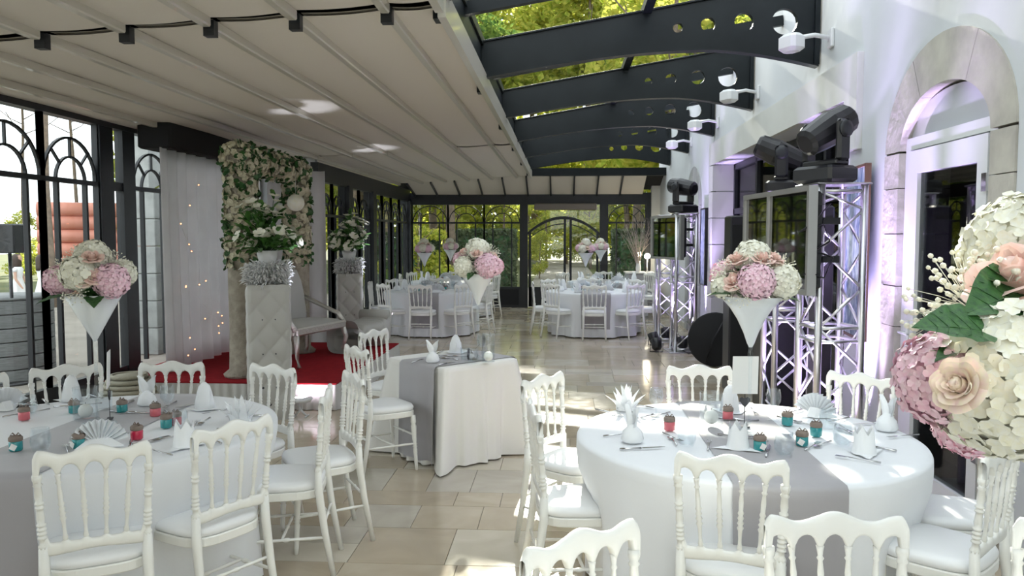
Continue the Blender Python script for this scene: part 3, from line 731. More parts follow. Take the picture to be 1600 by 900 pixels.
def rose_mesh(name, mt, seed=2):
    rr = random.Random(seed); m = MB(); m.lathe([(.12, -.25), (.2, 0), (.17, .25), (.07, .36), (.01, .37)], 10)
    for ring, (n, r0, lean, h) in enumerate(((3, .10, .02, .46), (4, .18, .10, .46), (5, .26, .24, .42), (6, .33, .42, .34), (7, .36, .66, .22))):
        for k in range(n):
            a0 = 2*pi*(k+ring*.37)/n; wd = 2*pi/n*.72
            def fn(u_, v_):
                a_ = a0+(u_-.5)*2*wd*.75; rad = r0*(.55+.45*v_)+lean*v_*v_*.5+.03*v_*cos((u_-.5)*6)
                zz = -.22+(h+.22)*v_*(1-.25*abs(u_-.5)*2*v_) - (.12*max(0, v_-.8)*ring)
                return (rad*cos(a_), rad*sin(a_), zz)
            m.grid(fn, 5, 4)
    return m.mesh(name, M[mt])
def leaf_mesh(name='leaf', mt='leaf'):
    m = MB()
    def fn(u_, v_):
        wv = .34*sin(pi*min(1, v_**.75))**.9*(1-.35*v_); x = (u_-.5)*2*wv
        return (x, v_, .10*abs(x)/.3+.02*sin(v_*26)*abs(x)/.3-.18*v_*v_)
    m.grid(fn, 8, 16); m.tube([(0, 0, .004), (0, .5, -.035), (0, .97, -.165)], [.012, .009, .003], 5)
    for k in range(1, 6):
        for s_ in (-1, 1):
            v_ = k*.14; m.tube([(0, v_, .004-.18*v_*v_), (s_*.15, v_+.12, .052-.18*(v_+.12)**2), (s_*.22*(1-.4*v_), v_+.2, .075-.18*(v_+.2)**2)], .004, 4)
    return m.mesh(name, M[mt])
def gyp_mesh(seed=4, n=70):
    rr = random.Random(seed); m = MB()
    for i in range(n):
        d = Vector((rr.uniform(-1, 1), rr.uniform(-1, 1), rr.uniform(0, 1.1))).normalized()*rr.uniform(.55, 1.)
        m.tube([(0, 0, 0), d*.5+Vector((rr.uniform(-.05, .05),)*3), d], .006, 3)
        m.ico(d, rr.uniform(.035, .055), 6, 4)
    return m.mesh('babys_breath', M['petalw'])
HW = hydrangea_mesh('hydrangea', 'petalw', 210, 1, ps=.145); HP = hydrangea_mesh('hydrangea', 'petalp', 230, 2, ps=.13)
PW = hydrangea_mesh('peony', 'petalw', 80, 3, ps=.26)
RP = rose_mesh('rose', 'petalh', 2); RC = rose_mesh('rose', 'petalc', 5); LF = leaf_mesh(); GY = gyp_mesh()
FL = {'hw': ('hydrangea', HW, 'white hydrangea head'), 'hp': ('hydrangea', HP, 'pink hydrangea head'), 'pw': ('peony', PW, 'white peony'),
      'rp': ('rose', RP, 'peach pink rose'), 'rc': ('rose', RC, 'cream rose'), 'gy': ('babys_breath', GY, 'spray of tiny white flowers')}
def bouquet(label, loc, heads, leaves, sc=1., group=None, rz=0., kx=.80, ks=.84):
    t = thing('bouquet', label, 'bouquet', loc, rz, group)
    part('foliage', foliage_ball(.10), 'leaf', t, (0, 0, .06*sc)).scale = (sc, sc, .7*sc)
    for (k, x, y, z, s_) in heads:
        x *= kx; y *= kx; s_ *= ks
        if kx < 1: z = z*.98+.022
        nm, me, lb = FL[k]; d = Vector((x, y, z+.03))
        o = ob(nm, me, t, Vector((x, y, z))*sc, d.to_track_quat('Z', 'Y').to_euler(), s_*sc); o['label'] = lb
    for (x, y, z, az, tilt, s_) in leaves:
        x *= kx; y *= kx
        ob('leaf', LF, t, Vector((x, y, z))*sc, (tilt, 0, az), s_*sc)
    return t
def foliage_ball(r):
    rr = random.Random(9); m = MB(); m.ico((0, 0, 0), r, 10, 6)
    for i in range(60):
        d = Vector((rr.gauss(0, 1), rr.gauss(0, 1), rr.gauss(.2, .8))).normalized()
        base = Matrix.Translation(d*r*.8) @ d.to_track_quat('Y', 'Z').to_matrix().to_4x4() @ Matrix.Rotation(rr.random()*6, 4, 'Y')
        P, fs = petal_patch(.07, .04, .01); m.add([base @ p for p in P], fs, True)
    return m
def standard_heads(seed, main='hp'):
    """domed arrangement: white dome on top, alternate pink and white round the sides"""
    rr = random.Random(seed); H = [('hw', 0, -.01, .165, .19)]
    seq = [main, 'hw', 'rp', main, 'pw', 'rc', main, 'hw']; off = rr.random()*6
    for i, k in enumerate(seq):
        a_ = off+i*2*pi/8; r = .145; s_ = .165 if k[0] in 'hp' and k != 'rp' else .10
        H.append((k, r*cos(a_), r*sin(a_), .055+.015*(i % 2), s_))
    for i in range(5):
        a_ = off+.4+i*2*pi/5; H.append((['rp', 'rc', 'rp', 'pw', 'rp'][i], .095*cos(a_), .095*sin(a_), .145, .085))
    for i in range(5):
        a_ = off+i*2*pi/5+.9; H.append(('gy', .12*cos(a_), .12*sin(a_), .10, .10))
    L_ = [(.12*cos(a_), .12*sin(a_), .02, a_-pi/2, .1, .13) for a_ in (off, off+1.5, off+3.1, off+4.6)]
    return H, L_
def tall_vase(label, loc, h=.67, rim=.135, straight=False, group=None):
    t = thing('tall_vase', label, 'vase', loc, 0, group)
    if straight: cone = [(.008, 0), (.03, .04), (rim, .235), (rim-.004, .237), (.02, .04), (.004, .012)]
    else: cone = [(.008, 0), (.018, .02), (.035, .07), (.065, .135), (.10, .19), (rim, .245), (rim-.004, .247), (.095, .192), (.06, .137), (.03, .075), (.004, .02)]
    part('bowl', MB().lathe([(r, z+h-.24) for r, z in cone], 32, cap=False), 'frost', t)
    part('stem', MB().lathe([(.012, .012), (.009, .03), (.008, h*.5), (.009, h-.30), (.015, h-.27), (.010, h-.255), (.012, h-.235)], 12), 'crystal', t)
    part('foot', MB().lathe([(.075, 0), (.078, .004), (.06, .010), (.014, .018), (.01, .03)], 28), 'crystal', t)
    return t

# ------------------------------------------------------------------ tableware
def jar_me(mt):
    m = MB(); m.lathe([(.024, 0), (.028, .004), (.028, .040), (.024, .046)], 16); return m.mesh('body', M[mt])
JAR = {k: jar_me(k) for k in ('teal', 'pinkjar', 'redjar')}
LID = MB().lathe([(.027, .044), (.029, .046), (.029, .060), (.024, .066), (.004, .068)], 14).mesh('lid', M['kraft'])
mm = MB().tube([(0, 0, .066), (-.012, 0, .080), (-.022, 0, .070), (0, 0, .066)], .003, 5).tube([(0, 0, .066), (.012, 0, .080), (.022, 0, .070), (0, 0, .066)], .003, 5)
BOW = mm.mesh('bow', M['kraft']); TG = MB().cbox((0, -.031, .022), (.026, .0015, .026), 0, 0, .5).mesh('gift_tag', M['tag'])
def jar(px, py, col, label, z=.766, tagged=False):
    x, y, _ = atz(px, py, z); t = thing('favour_jar', label, 'jar', (x, y, z), R_.uniform(-.5, .5))
    ob('body', JAR[col], t); ob('lid', LID, t); ob('bow', BOW, t)
    if tagged: ob('gift_tag', TG, t)
def glass_prof(k):
    if k == 'tumbler': return [(.026, 0), (.032, .004), (.042, .03), (.043, .06), (.036, .105), (.034, .105), (.041, .06), (.039, .03), (.024, .009), (.001, .008)]
    if k == 'goblet': return [(.030, 0), (.031, .002), (.006, .006), (.005, .06), (.02, .075), (.036, .10), (.038, .13), (.032, .165), (.030, .165), (.036, .13), (.032, .10), (.012, .078), (.001, .072)]
    return [(.030, 0), (.034, .003), (.037, .10), (.035, .10), (.032, .010), (.001, .009)]
GL = {k: MB().lathe(glass_prof(k), 20, cap=False).mesh('glass_shell', M['crystal']) for k in ('tumbler', 'goblet', 'straight')}
def glass(px, py, k, label, z=.766, group=None, xyz=None, sc=1.):
    x, y, _ = xyz or atz(px, py, z); o = ob('drinking_glass', GL[k], None, (x, y, z), sc=sc); tag(o, label, 'glass', group)
def nap_mesh(kind):
    m = MB()
    if kind == 'bunny':
        m.lathe([(.045, 0), (.055, .012), (.045, .05), (.022, .075), (.012, .085)], 9)
        for s_ in (-1, 1):
            def fn(u_, v_): w_ = .026*sin(pi*min(1, .15+v_*.85))+.001; return (s_*(.012+.035*v_*v_)+(u_-.5)*2*w_, .018*(1-(2*u_-1)**2)*s_-.005, .07+.10*v_)
            m.grid(fn, 5, 8)
            m.grid(lambda u_, v_: tuple(Vector(fn(1-u_, v_))+Vector((0, .003, 0))), 5, 8)
    elif kind == 'crown':
        n = 40; vv = []; fs = []
        for i in range(n):
            a_ = 2*pi*i/n; k = (i % 8)/8; pk = .085+.038*(1-abs(k-.5)*2)
            for r, z in ((.052, 0), (.045, .04), (.040, pk)): vv.append((r*cos(a_), r*sin(a_), z))
        for i in range(n):
            j = (i+1) % n
            for k in range(2): fs.append((i*3+k, j*3+k, j*3+k+1, i*3+k+1))
        m.add(vv, fs, True); m.add([(p[0]*.93, p[1]*.93, p[2]) for p in vv], [f[::-1] for f in fs], True)
        m.add([(-.11, -.05, .004), (.11, -.05, .004), (0, .07, .004)], [(0, 1, 2)])
    elif kind == 'fan':
        n = 24; vv = []; fs = []
        for i in range(n+1):
            a_ = pi*(.08+.84*i/n); d = .012*(1 if i % 2 else -1)
            for r in (.015, .07, .125): vv.append((r*cos(a_), d*r/.07, r*sin(a_)*.95+.004))
        for i in range(n):
            for k in range(2): fs.append((i*3+k, (i+1)*3+k, (i+1)*3+k+1, i*3+k+1))
        m.add(vv, fs, False); m.add([(p[0], p[1]+.002, p[2]) for p in vv], [f[::-1] for f in fs], False)
        m.add([(-.10, -.05, 0), (.10, -.05, 0), (.10, -.05, .006), (-.10, -.05, .006), (-.02, .05, 0), (.02, .05, 0), (.02, .02, .05), (-.02, .02, .05)],
              [(0, 3, 2, 1), (4, 5, 6, 7), (0, 1, 5, 4), (1, 2, 6, 5), (2, 3, 7, 6), (3, 0, 4, 7)])
    elif kind == 'lotus':
        for ring, (n, r0, h, ln) in enumerate(((5, .012, .14, .02), (6, .03, .115, .05), (7, .045, .08, .075))):
            for k in range(n):
                a0 = 2*pi*(k+.5*ring)/n
                def fn(u_, v_):
                    w_ = .030*(1-v_)**.7*(.5+.5*min(1, v_*3)+.5*(v_ < .3)); r = r0+ln*v_*v_; t_ = (u_-.5)*2*w_
                    return (r*cos(a0)-t_*sin(a0), r*sin(a0)+t_*cos(a0), h*v_)
                m.grid(fn, 4, 6); m.grid(lambda u_, v_: tuple(Vector(fn(1-u_, v_))*.97), 4, 6)
        m.lathe([(.055, 0), (.05, .02), (.02, .03)], 12)
    elif kind == 'cone':
        m.lathe([(.055, 0), (.048, .05), (.040, .09), (.030, .125), (.012, .145), (.001, .148)], 12)
        m.add([(-.10, -.055, .003), (.09, -.06, .003), (.04, .07, .003), (-.05, .07, .003)], [(0, 1, 2, 3)])
        for k in range(4): a_ = k*1.57; m.tube([(.05*cos(a_), .05*sin(a_), .004), (.043*cos(a_+.3), .043*sin(a_+.3), .08), (.01*cos(a_+.5), .01*sin(a_+.5), .146)], .004, 4)
    return m.mesh('napkin', M['napkin'])
NP = {k: nap_mesh(k) for k in ('bunny', 'crown', 'fan', 'lotus', 'cone')}
def fork_m():
    m = MB(); m.tube([(0, -.10, .003), (0, -.02, .004), (0, .03, .006)], [.005, .003, .0025], 5)
    m.add([(-.011, .045, .004), (.011, .045, .004), (.004, .03, .006), (-.004, .03, .006), (-.011, .045, .006), (.011, .045, .006), (.004, .03, .008), (-.004, .03, .008)], [(0, 1, 2, 3), (4, 7, 6, 5), (0, 4, 5, 1), (1, 5, 6, 2), (3, 2, 6, 7), (0, 3, 7, 4)])
    for k in (-1.5, -.5, .5, 1.5): m.box(k*.006-.0015, k*.006+.0015, .045, .085, .004, .006)
    return m.mesh('fork', M['steel'])
def knife_m():
    m = MB(); m.tube([(0, -.11, .004), (0, -.01, .004)], [.006, .005], 6); m.add([(-.006, -.01, .003), (.007, -.01, .003), (.009, .07, .003), (0, .105, .003), (-.006, .08, .003)]+[(-.006, -.01, .0055), (.007, -.01, .0055), (.009, .07, .0055), (0, .105, .0055), (-.006, .08, .0055)], [(4, 3, 2, 1, 0), (5, 6, 7, 8, 9), (0, 1, 6, 5), (1, 2, 7, 6), (2, 3, 8, 7), (3, 4, 9, 8), (4, 0, 5, 9)])
    return m.mesh('knife', M['steel'])
def spoon_m():
    m = MB(); m.tube([(0, -.09, .003), (0, .02, .005)], [.005, .0025], 5)
    m.grid(lambda u_, v_: (.017*sin(pi*v_)**.6*(u_-.5)*2, .015+.055*v_, .006-.005*sin(pi*v_)*(1-(2*u_-1)**2)), 6, 8)
    m.grid(lambda u_, v_: (.017*sin(pi*v_)**.6*(.5-u_)*2, .015+.055*v_, .005-.005*sin(pi*v_)*(1-(2*u_-1)**2)), 6, 8)
    return m.mesh('spoon', M['steel'])
CUT = {'fork': fork_m(), 'knife': knife_m(), 'spoon': spoon_m()}
NK = {'bunny': 'rabbit-eared', 'crown': 'crown-folded', 'fan': 'fan-folded', 'lotus': 'lotus-folded', 'cone': 'cone-folded'}
def setting(px, py, kind, c, where, z=.766, rz=None, cutlery=True, sc=1., xyz=None):
    """a napkin on the cloth with the cutlery round it, towards the table centre c"""
    x, y, _ = xyz or atz(px, py, z)
    d = Vector((c[0]-x, c[1]-y)); d.normalize(); ang = atan2(d.y, d.x)-pi/2
    o = ob('napkin', NP[kind], None, (x, y, z), (0, 0, ang+(rz or 0)), sc); tag(o, 'white %s napkin %s' % (NK[kind], where), 'napkin')
    if cutlery:
        t_ = Vector((d.y, -d.x))
        for nm, s_, f_, tw in (('fork', -.13, 0, .08), ('knife', .13, 0, -.06), ('spoon', .03, .19, 1.4), ('fork', -.02, .215, -1.5)):
            q = Vector((x, y))+t_*s_+d*f_
            o = ob(nm, CUT[nm], None, (q.x, q.y, z), (0, 0, ang+tw+R_.uniform(-.12, .12)))
            tag(o, '%s %s %s %s napkin %s' % ('long steel' if f_ == 0 else 'small steel', nm, ('left of' if s_ < 0 else 'right of') if f_ == 0 else 'beyond', NK[kind], where), nm)

# ------------------------------------------------------------------ LEFT round table
CL = (-2.33, 3.85); RL = .85
LCH = [((-1.78, 2.89), 'white spindle-back chair nearest the viewer at the left table, its back to us'),
       ((-1.41, 3.32), 'white spindle-back chair at the left table, second from the viewer, beside the aisle'),
       ((-1.22, 4.05), 'white spindle-back chair seen edge-on at the aisle side of the left table'),
       ((-1.20, 4.52), 'white spindle-back chair at the left table just behind the edge-on aisle chair'),
       ((-1.79, 4.82), 'white spindle-back chair behind the left table in front of the tufted pedestal'),
       ((-3.07, 4.73), 'white spindle-back chair behind the left table under the tall left bouquet'),
       ((-2.48, 4.90), 'white spindle-back chair behind the left table in front of the white curtain'),
       ((-3.36, 4.30), 'white spindle-back chair at the left table cut by the left picture edge')]
for (p, lb) in LCH: chair_rail(*p, *CL, lb)
round_table(CL, RL, [atan2(p[1]-CL[1], p[0]-CL[0]) for p, _ in LCH], 1.0, 'round folding table hidden under the left white cloth', 'white floor-length cloth on the near left round table', 'grey runner across the near left round table')
tall_vase('tall vase with straight white cone bowl on the near left table', (CL[0]-.05, CL[1]+.06, .766), .665, .135, True)
H, L_ = standard_heads(3)
H[0] = ('hw', .0, .0, .175, .20)
LB = [('hw', 0, 0, .17, .20), ('pw', -.01, -.14, .09, .19), ('hp', .16, -.07, .05, .20), ('hp', -.17, -.07, .05, .18), ('rp', .07, -.12, .165, .10), ('rp', .10, -.15, .07, .09), ('rc', .05, -.17, .055, .085),
      ('rp', -.12, -.05, .135, .10), ('hw', .12, .12, .08, .17), ('hw', -.12, .13, .08, .17), ('hp', 0, .17, .07, .17), ('gy', -.10, -.13, .10, .09), ('gy', .0, -.16, .0, .10), ('gy', .13, 0, .13, .10), ('gy', -.02, -.11, .17, .08)]
bouquet('pink and white hydrangea bouquet on the near left table, before the window', (CL[0]-.05, CL[1]+.06, 1.43), LB, [(-.10, -.10, 0, 2.2, -.1, .15), (.08, -.13, -.01, -2.6, -.1, .15), (-.14, .1, .02, .9, 0, .14)])
# ------------------------------------------------------------------ RIGHT round table
CR = (.88, 3.88); RR = .80
RCH = [((-.12, 4.55), 'white spindle-back chair at the aisle side of the right table, farther of the two'),
       ((-.14, 3.72), 'white spindle-back chair at the aisle side of the right table, nearer of the two'),
       ((.84, 4.96), 'white spindle-back chair behind the right table beside the blank white card'),
       ((1.73, 4.72), 'white spindle-back chair behind the right table against the light truss'),
       ((.61, 2.90), 'white spindle-back chair with its back to us before the grey runner of the right table'),
       ((1.68, 3.12), 'white spindle-back chair right of the right table, nearer one with its full seat showing'),
       ((1.98, 3.66), 'white spindle-back chair right of the right table by the glass door, half behind another')]
for (p, lb) in RCH: chair_rail(*p, *CR, lb, mind=1.0)
round_table(CR, RR, [atan2(p[1]-CR[1], p[0]-CR[0]) for p, _ in RCH], 2.7, 'round folding table hidden under the right white cloth', 'white floor-length cloth on the near right round table', 'grey runner across the near right round table')
tall_vase('tall vase with flared white trumpet bowl on the near right table', (CR[0]+.02, CR[1]+.0, .766), .665, .15)
RB = [('hw', 0, -.01, .17, .20), ('hp', -.01, -.155, .065, .20), ('hw', .15, -.08, .06, .20), ('rp', -.12, -.11, .06, .11), ('pw', -.17, -.03, .03, .13), ('rp', -.10, -.06, .16, .11), ('rp', .10, -.07, .16, .11), ('rp', .03, -.12, .165, .10),
      ('hp', -.14, .08, .08, .17), ('hw', .12, .12, .07, .17), ('hp', 0, .17, .06, .17), ('gy', .0, -.13, .12, .10), ('gy', -.08, -.14, .0, .09), ('gy', -.16, -.06, .10, .09), ('gy', .15, -.02, .12, .10)]
bouquet('pink, peach and white bouquet on the near right table before the screen', (CR[0]+.02, CR[1], 1.43), RB, [(-.14, -.09, .02, 1.6, .1, .12), (-.05, -.11, .10, 1.0, .4, .12), (.10, -.09, .12, -.9, .3, .12), (.14, .05, .0, -1.4, 0, .14)])
# ------------------------------------------------------------------ FOREGROUND table (below the frame) and its chairs
CF = (.82, 1.18)
chair_rail(.05, 2.12, *CF, 'foreground chair at bottom centre, only its curved white top rail showing', mind=1.08)
chair_rail(.78, 2.30, *CF, 'foreground chair at bottom right, wide white top rail before the grey runner', mind=1.08)
chair_rail(1.46, 2.22, *CF, 'foreground chair cut off by the bottom right corner', mind=1.08)
round_table(CF, .80, [2.2, 1.6, 1.05], 4.1, 'round folding table below the bottom edge under the big near bouquet', 'white cloth on the foreground table under the near bouquet', 'grey runner on the foreground table under the near bouquet')
VN = (.83, 1.26)
tall_vase('flared glass and white vase of the big near bouquet at the right edge', (*VN, .766), .665, .15)
def rel(px, py, Y): x, y, z = aty(px, py, Y); return (x-VN[0], y-VN[1], z-1.43)
NB = [('hw', *rel(1583, 592, 1.12), .21), ('hw', *rel(1606, 396, 1.28), .18), ('rp', *rel(1592, 437, 1.16), .105), ('rc', *rel(1500, 602, 1.03), .053), ('hp', *rel(1478, 590, 1.14), .13), ('rp', *rel(1556, 418, 1.28), .08),
      ('hp', *rel(1700, 560, 1.15), .19), ('rc', *rel(1690, 470, 1.15), .10), ('hw', .14, .08, .07, .19), ('hp', -.04, .17, .06, .17), ('pw', .12, -.04, .14, .14), ('hp', *rel(1520, 655, 1.24), .11), ('gy', *rel(1545, 500, 1.20), .105), ('gy', *rel(1515, 480, 1.26), .10), ('gy', *rel(1575, 450, 1.3), .08)]
nb = bouquet('very large out-of-scale near bouquet of white hydrangea and roses at the right edge', (*VN, 1.43), NB, [], kx=1., ks=1.)
def leaf_to(px, py, Y, qx, qy, Y2, w_=1., roll=0.):
    a = Vector(aty(px, py, Y))-Vector((*VN, 1.43)); b = Vector(aty(qx, qy, Y2))-Vector((*VN, 1.43)); d = b-a
    q = (d.to_track_quat('Y', 'Z').to_matrix().to_4x4() @ Matrix.Rotation(roll, 4, 'Y')).to_euler()
    ob('leaf', LF, nb, a, q, (d.length*w_, d.length, d.length))
leaf_to(1550, 520, 1.08, 1436, 494, 1.06, 1.3, -.55); leaf_to(1540, 535, 1.13, 1462, 545, 1.08, .9, -.1)
leaf_to(1620, 455, 1.16, 1522, 468, 1.08, 1.2, -.6); leaf_to(1500, 620, 1.2, 1450, 626, 1.18, 1.1, -1.0); leaf_to(1560, 470, 1.2, 1530, 420, 1.18, 1.0, .6)

# ------------------------------------------------------------------ tableware on the two near tables
wr_ = 'on the right table'; wl_ = 'on the left table'
setting(978, 640, 'lotus', CR, 'at the far aisle edge, right table')
setting(988, 690, 'bunny', CR, 'at the near aisle edge, right table')
setting(1153, 700, 'crown', CR, 'on the grey runner, right table')
setting(1275, 650, 'fan', CR, 'before the truss, right table')
setting(1385, 672, 'bunny', CR, 'at the right edge, right table')
setting(1350, 708, 'crown', CR, 'at the front right, right table')
setting(1140, 643, 'cone', CR, 'beside the white card, right table', cutlery=True)
setting(230, 633, 'bunny', CL, 'at the back, left table')
setting(320, 638, 'cone', CL, 'at the back right, left table')
setting(376, 660, 'lotus', CL, 'at the right end, left table')
setting(288, 697, 'crown', CL, 'at the front right, left table')
setting(155, 697, 'fan', CL, 'at the front middle, left table')
setting(112, 625, 'cone', CL, 'under the vase, left table')
setting(8, 640, 'fan', CL, 'at the picture edge, left table')
for a in [((1046, 672), 'pinkjar', 'pink sweets jar in the sunlight on the right table', 0), ((1137, 655), 'pinkjar', 'pink sweets jar behind the candle glass on the right table', 0), ((1187, 703), 'teal', 'teal sweets jar with square tag at the front of the right table', 1),
          ((1230, 664), 'teal', 'teal sweets jar at the back of the right table runner', 0), ((1253, 696), 'teal', 'teal sweets jar with round white tag on the runner edge', 1), ((1275, 681), 'teal', 'teal sweets jar just right of the grey runner', 0),
          ((38, 656), 'pinkjar', 'pink sweets jar at the far left of the left table', 0), ((25, 704), 'teal', 'teal sweets jar with white tag at the front left of the left table', 1), ((191, 644), 'teal', 'teal sweets jar at the back of the left table runner', 0),
          ((243, 650), 'pinkjar', 'pink sweets jar before the rabbit-eared napkin on the left table', 0), ((214, 686), 'redjar', 'red sweets jar in the middle of the left table', 0), ((123, 700), 'teal', 'teal sweets jar at the front middle of the left table', 1),
          ((260, 668), 'teal', 'teal sweets jar behind a small glass on the left table', 0), ((275, 664), 'redjar', 'red sweets jar behind the teal one at the right of the left table', 0), ((116, 645), 'teal', 'teal sweets jar by the vase foot on the left table', 0)]:
    jar(a[0][0], a[0][1], a[1], a[2], tagged=bool(a[3]))
for a in [((1073, 697), 'tumbler', 'clear tumbler in the sunlight beside the pink jar'), ((1225, 712), 'tumbler', 'clear tumbler at the front middle of the right table'), ((1208, 657), 'goblet', 'clear tumbler with purple glint at the back of the right table'), ((1293, 672), 'tumbler', 'clear tumbler before the fan-folded napkin'),
          ((1316, 697), 'tumbler', 'large clear tumbler before the right crown-folded napkin'), ((1025, 655), 'goblet', 'stemmed glass behind the rabbit-eared napkin on the aisle side'),
          ((45, 648), 'tumbler', 'clear tumbler at the back left of the left table'), ((64, 705), 'tumbler', 'big clear tumbler at the front left of the left table'), ((170, 692), 'tumbler', 'clear tumbler at the front middle of the left table'), ((165, 640), 'straight', 'clear tumbler behind the candle glass on the left table'),
          ((262, 650), 'goblet', 'stemmed glass at the right of the left table'), ((282, 672), 'straight', 'small clear glass before the teal and red jars')]:
    glass(*a[0], a[1], a[2])
def candle_glass(px, py, label, z=.766, h=.17, r=.06, xyz=None):
    x, y, _ = xyz or atz(px, py, z); t = thing('candle_holder', label, 'candle', (x, y, z))
    part('glass_cylinder', MB().lathe([(r*.95, 0), (r, .004), (r*.97, h*.5), (r, h), (r-.003, h), (r*.97-.003, h*.5), (r-.004, .008), (.001, .008)], 28, cap=False), 'crystal', t)
    part('ball_candle', MB().ico((0, 0, .045), .036, 16, 10), 'candle', t); part('wick', MB().tube([(0, 0, .08), (.002, 0, .09)], .0015, 4), 'black', t)
candle_glass(1111, 665, 'glass cylinder with a white ball candle on the right table'); candle_glass(134, 655, 'glass cylinder with a white ball candle beside the left vase')
def table_card(px, py, label, rz, z=.766):
    x, y, _ = atz(px, py, z); t = thing('table_card', label, 'card holder', (x, y, z), rz)
    part('base', MB().bbox((0, 0, .004), (.05, .03, .008), .002), 'slate', t); part('rod', MB().tube([(0, 0, .008), (0, 0, .17)], .002, 5), 'slate', t)
    hp = [(0, -.028), (.014, -.012), (.026, .004), (.026, .018), (.014, .024), (0, .016), (-.014, .024), (-.026, .018), (-.026, .004), (-.014, -.012)]
    part('heart', MB().prism(hp, lambda a, b, d: (a, d, b+.13), -.004, .004), 'slate', t)
    part('card', MB().cbox((0, 0, .265), (.128, .003, .19), .0, .04), 'tag', t, label='blank white card')
table_card(1163, 668, 'blank white card on a heart stand on the right table', .05); table_card(172, 655, 'white card seen edge-on beside the left vase', radians(114))

# ------------------------------------------------------------------ square table for two in the aisle
SC = (-.87, 6.25); SR = radians(45); hs_ = .365
t = thing('square_table', 'small square table under the white cloth in the aisle', 'table', (*SC, 0), SR)
part('tabletop', MB().bbox((0, 0, .735), (.70, .70, .03), .006), 'greywood', t)
for sx in (-1, 1):
    for sy in (-1, 1): part('leg', MB().tube([(sx*.31, sy*.31, 0), (sx*.31, sy*.31, .72)], .018), 'black', t)
def sq(th, hh):
    c_, s_ = cos(th), sin(th); k = hh/max(abs(c_), abs(s_)); rr = .97*k if k > hh*1.36 else k; return rr*c_, rr*s_
def sq_skirt(th, z, zt=.762, seed=2.):
    k = (zt-z)/zt; x, y = sq(th, hs_+.006)
    cr = abs(((th+pi/4) % (pi/2))-0); cr = min(cr, pi/2-cr)      # distance to corner angle
    flare = k*(.14*exp(-(cr/.10)**2)+.020*sin(16*th+seed)+.012*sin(27*th)+.03) - k*.05*exp(-((cr-.27)/.13)**2)
    L0 = sqrt(x*x+y*y); return (x*(1+flare/L0), y*(1+flare/L0), z)
m_ = MB(); n = 192; vv = [(0, 0, .764)]; fs = []
prof = [[(*sq(2*pi*i/n, hs_*f), .764) for i in range(n)] for f in (.5, .98)]
for z in (.758, .72, .62, .5, .38, .26, .14, .05, .012): prof.append([sq_skirt(2*pi*i/n, z) for i in range(n)])
for p in prof: vv += p
for i in range(n): fs.append((0, 1+i, 1+(i+1) % n))
for k in range(len(prof)-1):
    for i in range(n): j = (i+1) % n; fs.append((1+k*n+i, 1+(k+1)*n+i, 1+(k+1)*n+j, 1+k*n+j))
o = part('tablecloth', m_.add(vv, fs, True), 'cloth2', loc=(*SC, 0), rot=(0, 0, SR)); tag(o, 'white draped cloth of the small square table, pooling on the floor', 'tablecloth')
# runner over the top and down the left-hand faces (local x direction)
m_ = MB(); cols = []
for i in range(9):
    yv = -.30+.45*i/8; col = []
    for s_ in (-1, 1):
        th = atan2(yv, s_*hs_); side = []
        for z in (.05, .2, .35, .5, .65, .75): p = sq_skirt(th, z); side.append((p[0]+s_*.032, p[1]-.004, z))
        side.append((s_*(hs_+.014), yv, .770))
        if s_ < 0: col = side+[(q*hs_, yv, .770) for q in (-.6, -.2, .2, .6)]
        else: col += side[::-1]
    cols.append(col)
Lc = len(cols[0]); m_.add([p for c in cols for p in c], [(i*Lc+k, (i+1)*Lc+k, (i+1)*Lc+k+1, i*Lc+k+1) for i in range(8) for k in range(Lc-1)], True)
o = part('table_runner', m_, 'runner', loc=(*SC, 0), rot=(0, 0, SR)); tag(o, 'grey runner over the small square table', 'table runner')
def face_chair(x, y, ux, uy, label):
    place(chair0, False, (x, y, 0), atan2(uy, ux)-pi/2, label); cn[0] += 1
face_chair(-1.33, 5.80, .78, .62, 'white spindle-back chair turned to the small square table, nearer of its two')
face_chair(-1.42, 6.62, .92, -.38, 'white spindle-back chair behind the small square table, farther of its two')
setting(676, 566, 'bunny', SC, 'at the left of the square table', z=.772)
setting(712, 551, 'cone', SC, 'at the back of the square table', z=.772)
glass(727, 563, 'straight', 'small clear glass on the square table', z=.772); glass(738, 566, 'tumbler', 'tumbler beside the vase foot on the square table', z=.772); glass(752, 556, 'goblet', 'stemmed glass at the back of the square table', z=.772)
candle_glass(763, 566, 'glass cylinder with ball candle on the square table', z=.772, h=.22, r=.05)
tall_vase('clear stemmed vase with flared bowl on the small square table', (-.655, 6.13, .772), .66, .14)
SB = [('hw', .0, -.02, .17, .21), ('hp', .10, -.13, .05, .22), ('hw', -.12, -.12, .04, .18), ('hp', -.16, 0, .09, .15), ('rp', .0, -.14, .14, .09), ('rp', -.13, -.05, .15, .09), ('rp', .15, -.04, .12, .09), ('hp', .16, .06, .04, .16), ('hw', .02, .16, .08, .18), ('hp', -.1, .13, .06, .15), ('gy', -.06, -.13, .12, .10), ('gy', .12, -.04, .14, .10), ('gy', -.02, -.16, .02, .08)]
bouquet('white and pink bouquet above the small square table, mid aisle', (-.655, 6.13, 1.432), SB, [(-.02, -.15, .02, 2.8, -.3, .12), (.1, .1, .02, -.8, 0, .12)])

